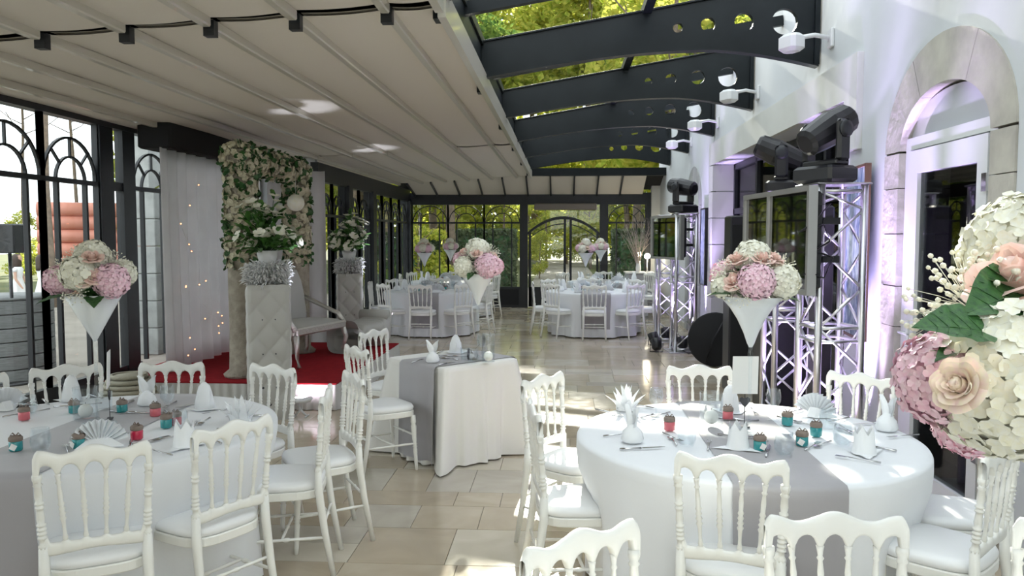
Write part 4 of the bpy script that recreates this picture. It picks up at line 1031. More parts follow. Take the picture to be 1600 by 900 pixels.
# ------------------------------------------------------------------ far round tables
far = [((-2.35, 14.2), 'far left round table, nearer one', [radians(a_) for a_ in (-90, -52, -128, -12, 190, 40, 90, 140)]),
       ((.55, 14.3), 'far right round table, nearer one', [radians(a_) for a_ in (-92, -52, -134, -12, 188, 40, 90, 140)]),
       ((-2.45, 17.3), 'rearmost left table by the far windows', [radians(a_) for a_ in (-20, 30, 90, 150, 200)]),
       ((.95, 17.3), 'rearmost right table by the far windows', [radians(a_) for a_ in (-20, 30, 90, 150, 200)])]
rf = random.Random(8)
for ti, (c, nm, angs) in enumerate(far):
    for a_ in angs:
        dg = math.degrees(a_) % 360
        pos = ['right side', 'back right', 'back', 'back left', 'left side', 'front left', 'front middle', 'front right'][int((dg+22.5)//45) % 8]
        chair_rail(c[0]+1.10*cos(a_), c[1]+1.10*sin(a_), *c, 'white chair at the %s of the %s' % (pos, nm), 'chairs round the '+nm, mind=1.08, twist=rf.uniform(-.12, .12))
    round_table(c, .85, angs, 3.3+ti, 'folding table hidden by the cloth of the '+nm, 'white cloth on the '+nm, 'grey runner on the '+nm, .5)
    for i in range(8):
        a_ = i*pi/4+.3; p = (c[0]+.62*cos(a_), c[1]+.62*sin(a_), .766)
        o = ob('napkin', NP[['bunny', 'lotus', 'fan', 'cone'][i % 4]], None, p, (0, 0, a_+pi/2), 1.25); tag(o, 'folded white napkin standing on the '+nm, 'napkin', 'napkins on the '+nm)
        p = (c[0]+.42*cos(a_+.2), c[1]+.42*sin(a_+.2), .766); glass(0, 0, ['tumbler', 'goblet'][i % 2], 'clear glass on the '+nm, group='glasses on the '+nm, xyz=p)
    for i in range(4):
        a_ = i*pi/2+.8; t = thing('favour_jar', 'small coloured sweets jar on the '+nm, 'jar', (c[0]+.3*cos(a_), c[1]+.3*sin(a_), .766), 0, 'sweets jars on the '+nm)
        ob('body', JAR[['teal', 'pinkjar'][i % 2]], t); ob('lid', LID, t)
    vx = (c[0]-.12, c[1]-.05) if ti < 2 else (c[0], c[1])
    if ti == 1: vx = (.40, 14.25)
    if ti == 3: vx = (.80, 17.3)
    tall_vase('tall white cone vase on the '+nm, (*vx, .766), .665, .14)
    H, L_ = standard_heads(20+ti); bouquet('small-looking distant pink and white bouquet on the '+nm, (*vx, 1.43), H, L_)

# ------------------------------------------------------------------ wedding stage
S0, S1, T0, T1, SH = -4.62, -2.24, 7.72, 10.75, .27
st_ = thing('stage', 'low stage with red carpet and white skirt by the left curtain', 'stage', ((S0+S1)/2, (T0+T1)/2, 0))
ox, oy = (S0+S1)/2, (T0+T1)/2
part('platform', MB().box(S0-ox, S1-ox-.02, T0-oy+.02, T1-oy, 0, SH-.012), 'greywood', st_)
part('carpet', MB().box(S0-ox, S1-ox+.004, T0-oy-.004, T1-oy, SH-.012, SH), 'carpet', st_)
m_ = MB()
def pleat(s_): return .012*sin(s_*70)+.006*sin(s_*31+1)
LT = (S1-S0)+(T1-T0)
def skf(u_, v_):
    s_ = u_*LT; z = (SH-.014)*(1-v_)+.004*v_; k = .3+.7*v_; off = (.012+pleat(s_))*k
    if s_ < (S1-S0): return (S0+s_-ox, T0-oy-off, z)
    return (S1-ox+off, T0+s_-(S1-S0)-oy, z)
m_.grid(skf, 420, 3); part('skirt', m_, 'skirt', st_)
# curtain of voile
def curtain(label, x, y0, y1, z0, z1, amp=.05, k=26, axis='y', nm='voile_curtain'):
    m_ = MB()
    def fn(u_, v_):
        s_ = y0+(y1-y0)*u_; off = amp*sin(k*s_+1.2*sin(3*s_))*(.5+.5*(1-v_))+.02*sin(7*s_)*(1-v_)
        z = z0+(z1-z0)*v_
        return (x+off, s_, z) if axis == 'y' else (s_, x+off, z)
    m_.grid(fn, int(abs(y1-y0)*70), 10); o = part(nm, m_, 'curtain'); md = o.modifiers.new('t', 'SOLIDIFY'); md.thickness = .003
    tag(o, label, 'curtain'); return o
curtain('sheer white curtain hanging behind the stage, in front of the windows', -4.22, 8.22, 10.95, SH+.005, 2.66)
curtain('white backdrop curtain across the far end of the stage', 10.9, -4.1, -3.28, SH*0+.012, 2.62, axis='x')
o = part('valance_box', MB().bbox((0, 0, 0), (.36, 1.75, .30), .02), 'blackmat', loc=(-4.30, 9.10, 2.80)); tag(o, 'black valance box above the white curtain', 'valance')
fl = thing('fairy_lights', 'string of tiny orange lights behind the white curtain', 'string lights', (-4.10, 9, SH))
rr = random.Random(31); pts = []
for i in range(22): pts.append((.0+.02*rr.random(), -.72+1.4*rr.random() if True else 0, .12+2.0*rr.random()))
pts.sort(key=lambda p: (round(p[2]*2), p[1]))
part('wire', MB().tube([(0, -.72, 0)]+pts, .0012, 3), 'tag', fl)
bm = MB().ico((0, 0, 0), .007, 8, 6).mesh('bulb', M['bulb'])
for p in pts: ob('bulb', bm, fl, (p[0]+.008, p[1], p[2]))
# floral arch on two bark-like columns
fa = thing('floral_arch', 'tall white flower arch on two beige columns on the stage', 'flower arch', (-3.32, 8.1, SH))
def floret(m_, p, nrm, s_, rr):
    base = Matrix.Translation(p) @ nrm.to_track_quat('Z', 'Y').to_matrix().to_4x4() @ Matrix.Rotation(rr.random()*6, 4, 'Z')
    for k in range(5):
        P, fs = petal_patch(s_, s_*.9, s_*.35); mm_ = base @ Matrix.Rotation(k*2*pi/5, 4, 'Z'); m_.add([mm_ @ q for q in P], fs, True)
def flower_mass(length, r, n, seed, horiz=False):
    rr = random.Random(seed); fl_ = MB(); lf_ = MB()
    for i in range(n):
        a_ = rr.random()*2*pi; h = rr.random()*length; rad = r*(.9+.25*rr.random())
        if horiz: p = Vector((rad*cos(a_), h, rad*sin(a_))); nrm = Vector((cos(a_), rr.uniform(-.4, .4), sin(a_)))
        else: p = Vector((rad*cos(a_), rad*sin(a_), h)); nrm = Vector((cos(a_), sin(a_), rr.uniform(-.5, .4)))
        if rr.random() < .74:
            floret(fl_, p, nrm.normalized(), .042*rr.uniform(.8, 1.2), rr); fl_.ico(p-nrm*.01, .026, 6, 4)
        else:
            for k in range(2):
                base = Matrix.Translation(p-nrm*.015) @ nrm.to_track_quat('Z', 'Y').to_matrix().to_4x4() @ Matrix.Rotation(rr.random()*6, 4, 'Z') @ Matrix.Rotation(.6, 4, 'X')
                P, fs = petal_patch(.085, .05, .01); lf_.add([base @ q for q in P], fs, True)
    return fl_, lf_
for (yy, sd) in ((0, 1), (1.72, 2)):
    c_ = part('column', MB().lathe([(.20, 0), (.21, .03), (.15, .08), (.14, .5), (.145, 1.0), (.14, 2.3)], 18), 'fur', fa, (0, yy, 0))
    f1, l1 = flower_mass(1.18, .145, 560, sd)
    part('blossoms', f1, 'petala', c_, (0, 0, 1.14), stuff=True); part('leaves', l1, 'leaf', c_, (0, 0, 1.14), stuff=True)
cb = part('crossbeam', MB().box(-.10, .10, -.12, 1.84, 2.16, 2.34), 'fur', fa)
f1, l1 = flower_mass(2.0, .135, 760, 7, True)
part('blossoms', f1, 'petala', cb, (0, -.14, 2.26), stuff=True); part('leaves', l1, 'leaf', cb, (0, -.14, 2.26), stuff=True)
o = thing('paper_lantern', 'pale round paper ball hanging in the flower arch', 'lantern', (-3.15, 9.30, 2.12)); part('shade', MB().ico((0, 0, 0), .10, 20, 12), 'petalw', o); part('cord', MB().tube([(0, 0, .1), (0, 0, .40)], .002, 4), 'tag', o)
# tufted pedestals with feather trim and flower spray
def pedestal(loc, w_, h, label, rz=0.):
    t = thing('pedestal', label, 'pedestal', loc, rz)
    def tuft_side(sgn, ax):
        m_ = MB(); nu, nv = 34, 100
        def fn(u_, v_):
            a_ = (u_-.5)*w_; z = v_*h; cell = .115
            q1 = (a_/cell+z/(cell*1.15)); q2 = (a_/cell-z/(cell*1.15))
            d = .022*(abs(sin(pi*q1/2+pi/2))*abs(sin(pi*q2/2+pi/2)))**.35
            e = min(1, min(u_, 1-u_)*12)*min(1, min(v_, 1-v_)*30)
            off = (w_/2+d*e)*sgn
            return (a_*sgn, -off, z) if ax == 'y' else (off, a_*sgn, z)
        m_.grid(fn, nu, nv); return m_
    allm = MB()
    for sgn in (-1, 1):
        for ax in 'xy':
            q = tuft_side(sgn, ax); allm.add(q.v, q.f, True)
    allm.box(-w_/2, w_/2, -w_/2, w_/2, h-.004, h+.004)
    part('padded_body', allm, 'tuft', t)
    for r_ in range(7):
        for c_ in ((-.06, .06) if r_ % 2 else (0,)):
            part('button', MB().ico((c_, -w_/2-.006, .15+r_*.16), .013, 8, 5), 'slate', t)
    rr = random.Random(4); m_ = MB()
    for i in range(900):
        a_ = rr.random()*2*pi; r0 = w_*.52*rr.random()**.4; p = Vector((r0*cos(a_), r0*sin(a_), h+.20*rr.random()))
        d = Vector((cos(a_), sin(a_), rr.uniform(-.8, 1.4))).normalized()*rr.uniform(.04, .085)
        m_.tube([p, p+d*.6, p+d+Vector((0, 0, -.015))], [.004, .009, .001], 3)
    part('feather_trim', m_, 'feather', t, stuff=True)
    return t
def spray(loc, label, seed, sc=1.):
    t = thing('flower_spray', label, 'flowers', loc, sc=sc); rr = random.Random(seed); m1 = MB(); m2 = MB(); m3 = MB()
    part('pot', MB().lathe([(.06, -.10), (.09, .0), (.10, .06), (.09, .06), (.05, .0)], 16), 'feather', t)
    for i in range(64):
        a_ = rr.random()*2*pi; el = rr.uniform(.25, 1.5); L0 = rr.uniform(.18, .34)+.22*(el > 1.0)*rr.random()
        d = Vector((cos(a_)*cos(el), sin(a_)*cos(el), sin(el))); e = d*L0+Vector((0, 0, .04))
        m3.tube([(0, 0, .02), e*.5+Vector((0, 0, .03)), e], .003, 4)
        if i % 5 < 4: floret(m1, e, d, .062, rr); floret(m1, e*.88+Vector((.03, 0, .02)), d, .05, rr)
        for k in range(5):
            q = e*rr.uniform(.35, .98); dd = (d+Vector((rr.uniform(-1, 1), rr.uniform(-1, 1), rr.uniform(-.6, .8)))).normalized()
            base = Matrix.Translation(q) @ dd.to_track_quat('Y', 'Z').to_matrix().to_4x4(); P, fs = petal_patch(rr.uniform(.08, .15), .05, -.02); m2.add([base @ p for p in P], fs, True)
    part('lilies', m1, 'petalw', t, stuff=True); part('leaves', m2, 'leaf2', t, stuff=True); part('stems', m3, 'leaf', t, stuff=True)
pedestal((-2.80, 7.43, 0), .37, 1.27, 'white tufted pedestal standing on the floor before the stage', .37)
spray((-2.80, 7.43, 1.53), 'green and white lily spray on the near tufted pedestal', 3, 1.0)
pedestal((-3.02, 11.15, 0), .33, 1.20, 'white tufted pedestal beyond the stage, seen past the loveseat', .28); spray((-3.02, 11.15, 1.47), 'green and white lily spray on the far pedestal', 6, 1.05)
# silver loveseat
lv = thing('loveseat', 'silver-framed white loveseat on the red carpet', 'sofa', (-3.05, 9.15, SH), radians(74))
Wd = 1.0
m_ = MB().grid(lambda u_, v_: ((u_-.5)*Wd, -.26+.52*v_, .44+.05*sin(pi*u_)**.4*sin(pi*v_)**.4), 14, 8); m_.box(-Wd/2, Wd/2, -.26, .26, .38, .44); part('seat', m_, 'tuft', lv)
m_ = MB().grid(lambda u_, v_: ((u_-.5)*(Wd-.04), .27+.10*v_-.03*sin(pi*v_), .42+.62*v_+.04*v_*sin(pi*u_)), 14, 8)
m_.grid(lambda u_, v_: ((.5-u_)*(Wd-.04), .31+.10*v_, .42+.62*v_+.04*v_*sin(pi*u_)), 14, 8); part('backrest', m_, 'tuft', lv)
pts = [(-Wd/2, .29, .40), (-Wd/2, .34, .75), (-Wd/2, .40, 1.04)]+[(-Wd/2+Wd*i/10, .41, 1.05+.045*sin(pi*i/10)) for i in range(11)]+[(Wd/2, .40, 1.04), (Wd/2, .34, .75), (Wd/2, .29, .40)]
part('back_frame', MB().tube(pts, .026, 8), 'silver', lv)
part('seat_rail', MB().bbox((0, -.265, .395), (Wd+.02, .05, .09), .015).bbox((0, .28, .39), (Wd, .05, .07), .015), 'silver', lv)
for s_ in (-1, 1):
    part('arm', MB().tube([(s_*Wd/2, .33, .72), (s_*(Wd/2+.03), .20, .66), (s_*(Wd/2+.03), .0, .58), (s_*(Wd/2), -.18, .52), (s_*Wd/2, -.26, .40)], [.03, .03, .026, .028, .034], 8), 'silver', lv)
    part('side_rail', MB().bbox((s_*Wd/2, 0, .39), (.05, .5, .08), .012), 'silver', lv)
    for s2 in (-1, 1):
        yy = s2*.25; part('leg', MB().tube([(s_*(Wd/2-.02), yy, .37), (s_*(Wd/2+.01), yy*1.12, .24), (s_*(Wd/2-.03), yy*1.02, .10), (s_*(Wd/2), yy*1.2, 0)], [.036, .03, .02, .026], 8), 'silver', lv)
# white curved chaise
m_ = MB(); n = 24
def chz(t): return .30+.16*max(0, (t-.72)/.28)**1.3+.12*max(0, (.15-t)/.15)
ch = thing('chaise', 'low white curved bench behind the loveseat on the stage', 'bench', (-2.62, 10.15, SH), radians(78))
def chf(u_, v_):
    a_ = 2*pi*v_; ca, sa = cos(a_), sin(a_); t = u_; x = (t-.5)*.95; hh = chz(t)/2
    low = .10*(abs((t-.5)*2)**2 < .35)
    return (x, math.copysign(abs(ca)**.5, ca)*.22, low+hh+(hh-low/2)*math.copysign(abs(sa)**.5, sa))
m_.grid(chf, 30, 20); part('body', m_, 'tuft', ch); part('roll', MB().tube([(.44, -.2, .40), (.44, .2, .40)], .075, 14), 'tuft', ch)
# uplight on the floor, wicker pouf
ul = thing('uplight', 'round white floor spotlight glowing at the stage skirt', 'spotlight', (-2.50, 7.42, 0), 0)
part('housing', MB().lathe([(.03, .14), (.10, .15), (.115, .17), (.112, .185), (.10, .19)], 20), 'white', ul)
part('lens', MB().lathe([(.10, .189), (.001, .191)], 20, cap=False), 'lampface', ul)
for s_ in (-1, 1): part('foot', MB().tube([(s_*.03, 0, .16), (s_*.01, 0, .08), (s_*-.06, .0, .008)], .010, 6).tube([(s_*-.06, -.06, .008), (s_*-.06, .06, .008)], .008, 5), 'white', ul)
def lamp(kind, name, loc, energy, color, parent=None, size=.05, target=None, cone=60, blend=.5):
    l = bpy.data.lights.new(name, kind); l.energy = energy; l.color = color
    if kind == 'SPOT': l.spot_size = radians(cone); l.spot_blend = blend; l.shadow_soft_size = size
    else: l.shadow_soft_size = size
    o = ob(name, l, parent, loc)
    if target: o.rotation_euler = (Vector(target)-Vector(loc)).to_track_quat('-Z', 'Y').to_euler()
    return o
lamp('SPOT', 'uplight_beam', (0, 0, .20), 22, (.95, .82, 1.0), ul, target=(0.05, .35, .25), cone=140, blend=1)
lamp('SPOT', 'ceiling_beam', (0, 0, .21), 220, (.80, .84, 1.0), ul, target=(-.15, .45, 2.9), cone=20, blend=.7)
ul2 = copy_tree(ul); ul2.location = (-2.66, 10.98, 0); ul2['label'] = 'second white floor spotlight beyond the stage beside the far pedestal'
pf = thing('wicker_pouf', 'round wicker pouf behind the left table near the window', 'pouf', (-4.15, 7.35, 0))
m_ = MB()
for k in range(9):
    z = .03+k*.045; r = .23*sin(pi*(k+1.6)/11.2)**.5; m_.tube([(r*cos(a*pi/12), r*sin(a*pi/12), z) for a in range(25)], .024, 6)
part('weave', m_, 'wicker', pf); part('core', MB().lathe([(.16, 0), (.21, .2), (.14, .40), (.001, .41)], 16), 'wicker', pf)

# ------------------------------------------------------------------ lighting trusses, screens, moving heads
def truss(loc, w_, h, rz, label):
    t = thing('truss', label, 'truss', loc, rz)
    part('base_plate', MB().bbox((0, 0, .006), (w_*1.7, w_*1.7, .012), .004), 'alu', t); hw = w_/2
    cs = [(-hw, -hw), (hw, -hw), (hw, hw), (-hw, hw)]
    for c_ in cs: part('chord', MB().tube([(*c_, .012), (*c_, h)], .025, 12), 'alu', t)
    for k in range(4):
        a, b = cs[k], cs[(k+1) % 4]; z = .08; up = True
        while z < h-.1:
            z2 = min(z+.26, h-.05); p, q = ((*a, z), (*b, z2)) if up else ((*b, z), (*a, z2))
            part('brace', MB().tube([p, q], .010, 6), 'alu', t); z = z2; up = not up
        for zz in (.05, h*.5, h*.5+.09, h-.04): part('rung', MB().tube([(*a, zz), (*b, zz)], .012, 6), 'alu', t)
    part('top_plate', MB().bbox((0, 0, h+.006), (w_*1.25, w_*1.25, .012), .004), 'alu', t)
    return t
T1_ = (1.795, 5.5); T2_ = (1.80, 12.1); T3_ = (1.87, 6.8); T4_ = (1.70, 13.3)
truss((*T1_, 0), .29, 2.06, radians(8), 'nearest violet-lit aluminium truss, behind the right table')
truss((*T3_, 0), .29, 2.06, radians(4), 'second violet-lit truss just behind the nearest screen'); truss((*T2_, 0), .29, 2.06, radians(5), 'violet-lit aluminium truss far down the right wall, nearer of that pair')
truss((*T4_, 0), .29, 2.06, radians(3), 'violet-lit aluminium truss far down the right wall, farther of that pair')
VI = (.66, .50, 1.0)
for (c, e) in ((T1_, 1.), (T3_, 1.), (T2_, .9), (T4_, .9)):
    lamp('SPOT', 'truss_uplight', (c[0], c[1], .24), 700*e, VI, None, .04, (c[0], c[1], 2.2), 62, .6)
def par_can(loc, rz, label, tgt=None, e=0, cone=40):
    t = thing('par_light', label, 'spotlight', loc, rz)
    part('can', MB().lathe([(.05, -.09), (.075, -.06), (.085, .07), (.08, .075)], 16, (0, 0, .12), (0, .5, 1)), 'black', t)
    part('lens', MB().lathe([(.075, .06), (.001, .062)], 16, (0, 0, .12), (0, .5, 1), cap=False), 'violet', t)
    part('bracket', MB().tube([(-.10, 0, .13), (-.10, 0, .01), (.10, 0, .01), (.10, 0, .13)], .007, 5), 'black', t)
    return t
par_can((*T1_, .013), 0, 'black violet spotlight standing inside the near truss'); par_can((T2_[0], T2_[1], .013), 0, 'black violet spotlight inside the nearer truss of the far pair'); par_can((*T3_, .013), 0, 'black violet spotlight standing inside the second truss'); par_can((*T4_, .013), 0, 'black violet spotlight inside the farther truss of the far pair')
par_can((1.44, 12.75, 0), .6, 'black floor spotlight left of the far truss, farther one'); par_can((1.40, 12.0, 0), .2, 'black floor spotlight left of the far truss, nearer one')
par_can((2.12, 6.15, 0), 0, 'black floor spotlight at the wall behind the near truss'); par_can((2.18, 13.05, 0), 0, 'black floor spotlight at the wall behind the far truss')
lamp('SPOT', 'wall_uplight', (2.20, 6.12, .22), 1000, VI, None, .03, (2.33, 6.12, 3.6), 34, .9)
lamp('SPOT', 'wall_uplight', (2.16, 5.86, .22), 400, (.75, .6, 1.0), None, .03, (2.33, 5.80, 3.4), 24, .9)
lamp('SPOT', 'wall_uplight', (2.18, 13.05, .22), 420, VI, None, .03, (2.31, 13.05, 3.4), 34, .9)
def screen(p0, p1, z0, z1, label, divider=False):
    a = Vector((*p0, z0)); b = Vector((*p1, z0)); L0 = (b-a).length; rz = atan2(p1[1]-p0[1], p1[0]-p0[0])
    t = thing('display_screen', label, 'screen', a, rz); h = z1-z0; f = .035
    part('bezel', MB().box(0, L0, -.03, .03, 0, f).box(0, L0, -.03, .03, h-f, h).box(0, f, -.03, .03, f, h-f).box(L0-f, L0, -.03, .03, f, h-f), 'tvframe', t)
    part('panel', MB().box(f, L0-f, -.012, .0, f, h-f), 'screen', t)
    part('back_cover', MB().bbox((L0/2, .06, h/2), (L0*.94, .07, h*.9), .02), 'black', t)
    for q in (.3, .65): part('bracket', MB().box(L0-.12, L0-.05, .09, .20, h*q, h*(q+.06)), 'black', t)
    if divider: part('divider', MB().box(L0*.42-.012, L0*.42+.012, -.03, -.005, f, h-f), 'tvframe', t)
    return t
screen((1.475, 6.58), (1.595, 5.25), 1.34, 2.05, 'flat screen with pale frame on the near truss reflecting the garden', True)
screen((1.40, 12.75), (1.735, 11.82), 1.38, 2.04, 'smaller-looking flat screen on the far truss')
def moving_head(loc, rz, tilt, sc, label):
    t = thing('moving_head_light', label, 'stage light', loc, rz, sc=sc)
    part('base', MB().bbox((0, 0, .055), (.34, .26, .11), .02), 'black', t)
    part('yoke', MB().bbox((0, 0, .13), (.30, .12, .04), .01).bbox((-.145, 0, .27), (.05, .11, .27), .02).bbox((.145, 0, .27), (.05, .11, .27), .02), 'black', t)
    for s_ in (-1, 1): part('pivot', MB().lathe([(.055, 0), (.055, .015), (.03, .02)], 16, (s_*.165, 0, .34), (s_, 0, 0)), 'iron', t)
    ax = Vector((0, cos(tilt), sin(tilt)))
    part('head', MB().lathe([(.06, -.20), (.09, -.18), (.105, -.06), (.115, .05), (.105, .12), (.10, .20), (.075, .23), (.072, .22)], 14, (0, 0, .34), ax, smooth=False), 'black', t)
    part('lens', MB().lathe([(.072, .222), (.001, .235)], 16, (0, 0, .34), ax, cap=False), 'screen', t)
    return t
moving_head((T1_[0]-.07, T1_[1]-.05, 2.073), radians(-62), radians(28), 1.0, 'large black moving-head light on the near truss, tilted up')
moving_head((T3_[0]-.07, T3_[1]-.0, 2.073), radians(75), radians(25), .95, 'smaller-looking black moving-head light on the second truss')
moving_head((T2_[0]-.02, T2_[1], 2.073), radians(40), radians(10), 1.12, 'black moving-head light on the far truss')
def speaker(loc, d, rz, label):
    t = thing('speaker', label, 'speaker', loc, rz); part('cabinet', MB().bbox((0, 0, d[2]/2), d, .015), 'black', t)
    part('grille', MB().bbox((0, -d[1]/2-.004, d[2]/2), (d[0]*.88, .012, d[2]*.9), .004), 'blackmat', t)
    for s_ in (-1, 1): part('knob', MB().lathe([(.012, 0), (.010, .012)], 10, (s_*d[0]*.3, -d[1]/2-.01, d[2]*.2), (0, -1, 0)), 'steel', t)
    return t
speaker((2.02, 7.45, 0), (.44, .42, 1.25), 0, 'tall black loudspeaker behind the second truss'); speaker((1.98, 9.0, 0), (.34, .34, 1.95), 0, 'slim tall black loudspeaker by the dark bay glazing')
speaker((1.93, 6.12, 0), (.13, .16, 1.95), 0, 'narrow black speaker column right behind the near truss')
rf_ = thing('round_case', 'large round black folded case leaning by the right wall', 'case', (2.02, 10.7, .36), 0)
part('disc', MB().lathe([(.34, -.05), (.36, -.03), (.36, .03), (.34, .05)], 40, (0, 0, 0), (-.35, -1, .15)), 'blackmat', rf_); part('strap', MB().tube([(.12, -.07, .30), (-.05, -.09, 0), (-.14, -.10, -.30)], .012, 5), 'black', rf_)
cb_ = MB(); rr = random.Random(2); pts = [(1.95+.18*cos(k*.9)+.04*rr.random(), 12.0+.25*sin(k*.9), .012+.004*(k % 4)) for k in range(26)]
tag(part('cable', cb_.tube(pts, .007, 5), 'black'), 'coiled black cable on the floor behind the far truss', 'cable')
pts = [(1.60+.10*sin(k*1.7)+.015*k/3, 5.27+.02*cos(k*2), 1.92-k*.045+.06*sin(k*1.9)) for k in range(12)]
tag(part('cable', MB().tube(pts, .007, 5), 'black'), 'black cable looped on the near truss beside the screen', 'cable')
# pictures on the right wall
pc = thing('painting', 'blue abstract painting with brown edge on the pier by the near truss', 'painting', (XR-.03, 6.36, 1.60), radians(-6))
part('canvas', MB().box(-.022, -.002, -.30, .27, -.64, .64), 'canvas', pc); part('frame', MB().box(-.03, .01, -.315, -.285, -.66, .66).box(-.03, .01, .27, .29, -.66, .66).box(-.03, .01, -.3, .29, .64, .66).box(-.03, .01, -.3, .29, -.66, -.64), 'brown', pc)
pc = thing('painting', 'dark narrow picture on the wall past the wide bay', 'painting', (XR-.03, 13.1, 1.56)); part('canvas', MB().box(-.02, 0, -.2, .2, -.6, .6), 'canvas', pc); part('frame', MB().box(-.03, .02, -.22, -.2, -.62, .62).box(-.03, .02, .2, .22, -.62, .62).box(-.03, .02, -.2, .2, .6, .62).box(-.03, .02, -.2, .2, -.62, -.6), 'black', pc)
# wall floodlights below the roof beams
for i, (yy, lb) in enumerate(((7.15, 'white wall floodlight by the nearest roof beam'), (9.75, 'white wall floodlight by the second roof beam'), (12.2, 'white wall floodlight by the third roof beam'), (14.7, 'white wall floodlight by the fourth roof beam'))):
    t = thing('wall_floodlight', lb, 'floodlight', (XR, yy, 3.42)); part('arm', MB().tube([(0, 0, 0), (-.15, 0, .03), (-.30, -.03, .0)], .020, 8), 'white', t)
    part('head', MB().bbox((-.36, -.06, -.05), (.16, .20, .15), .03, .5), 'white', t); part('wall_plate', MB().bbox((-.015, 0, 0), (.03, .12, .16), .008), 'white', t)

# far corner: buffet table with twigs and a lamp
bt = thing('buffet_table', 'grey-clothed side table in the far right corner', 'table', (1.75, 18.6, 0)); part('cloth', MB().bbox((0, 0, .44), (.62, .7, .88), .02), 'runner', bt); part('top', MB().bbox((0, 0, .90), (.66, .74, .03), .006), 'cloth2', bt)
tw = thing('twig_arrangement', 'pale twig arrangement on the far right side table', 'twigs', (1.72, 18.45, .916)); part('vase', MB().lathe([(.05, 0), (.06, .1), (.04, .22), (.05, .25)], 14), 'white', tw)
rr = random.Random(6); m_ = MB()
for i in range(34):
    a_ = rr.random()*6.28; sp = rr.uniform(.1, .45); hh = rr.uniform(.5, 1.05); e = Vector((sp*cos(a_), sp*sin(a_), .25+hh))
    m_.tube([(0, 0, .1), e*.5+Vector((rr.uniform(-.05, .05), 0, .1)), e], [.005, .004, .002], 3)
    for k in range(4): q = e*rr.uniform(.5, .9); m_.tube([q, q+Vector((rr.uniform(-.15, .15), rr.uniform(-.15, .15), rr.uniform(.02, .2)))], .002, 3)
part('twigs', m_, 'twig', tw, stuff=True)
lm = thing('table_lamp', 'bright warm globe lamp on the far right side table', 'lamp', (1.93, 18.55, .916)); part('base', MB().lathe([(.06, 0), (.06, .01), (.012, .03), (.010, .30)], 14), 'steel', lm); part('globe', MB().ico((0, 0, .36), .065, 16, 10), 'warmbulb', lm)
lamp('POINT', 'globe_glow', (0, 0, .36), 25, (1, .85, .6), lm, .07)

# ================================================================== OUTSIDE
gr = MB().box(-60, 40, -20, 110, -.32, -.14); struct('ground', gr, 'lawn')
struct('terrace', MB().box(-14, XL-.12, -6, 24, -.14, -.02).box(XL-.12, 5, YF+.2, 24, -.14, -.02).box(-1.2, 1.4, 24, 60, -.135, -.03), 'pave')
# stone archway seen through the glass behind the curtain
sa = thing('stone_archway', 'pale stone archway outside beyond the left glass', 'archway', (-6.15, 11.55, -.02))
for k in range(6): part('stone', MB().bbox((0, 0, .2+k*.4), (.42, .42, .392), .01), 'stone2', sa); part('stone', MB().bbox((.85, 3.78, .2+k*.4), (.42, .42, .392), .01), 'stone2', sa)
m_ = MB(); dr = Vector((.22, .97, 0)).normalized()
def al(a, b, d): return (dr.x*a+dr.y*d, dr.y*a-dr.x*d, b)
for i in range(12):
    A, B = pi*i/12, pi*(i+1)/12
    P = [(1.9+r*cos(t_), 1.95+r*.42*sin(t_)) for r, t_ in ((1.75, A), (2.0, A), (2.0, B), (1.75, B))]
    m_.prism(P[::-1], al, -.14, .14)
part('arch', m_, 'iron', sa)
part('upper_wall', MB().prism([(-.2, 2.4), (-.2, 3.9), (4.1, 3.9), (4.1, 2.4)]+[(1.9+1.7*cos(pi*i/8), 2.42+.6*sin(pi*i/8)) for i in range(1, 8)], al, -.2, .2), 'stone2', sa)
# garden objects left
inf = thing('inflatable_castle', 'salmon-pink inflatable wall in the garden outside', 'inflatable', (-14.8, 24.0, -.14), radians(30))
for r_ in range(7):
    for c_ in range(3): part('air_tube', MB().tube([(-1.3+c_*1.3, 0, .24+r_*.41), (-1.28+c_*1.3, 0, .24+r_*.41), (-.04+c_*1.3, 0, .24+r_*.41), (-.02+c_*1.3, 0, .24+r_*.41)], [.15, .22, .22, .15], 12), 'inflate', inf)
pl = thing('round_planter', 'large grey weathered wooden drum outside the left window', 'planter', (-6.95, 9.35, -.02))
for k in range(6): part('board', MB().lathe([(.62, k*.165+.004), (.635, k*.165+.01), (.635, k*.165+.155), (.62, k*.165+.161)], 28, smooth=False), 'greywood', pl)
part('lid', MB().lathe([(.60, .99), (.64, .995), (.64, 1.02), (.001, 1.022)], 28, cap=False), 'greywood', pl)
sp = thing('outdoor_speaker', 'black speaker on a pole outside at the left edge', 'speaker', (-6.48, 9.0, -.02)); part('cabinet', MB().bbox((0, 0, 1.72), (.30, .26, .34), .015), 'black', sp); part('pole', MB().tube([(0, 0, 0), (0, 0, 1.55)], .02, 8), 'black', sp); part('foot', MB().lathe([(.2, 0), (.2, .02), (.03, .04)], 16), 'black', sp)
bk_ = tag(part('bucket', MB().lathe([(.12, 0), (.17, .30), (.16, .30), (.11, .02)], 18), 'white', loc=(-7.65, 10.9, -.02)), 'white bucket on the terrace outside the left window', 'bucket')
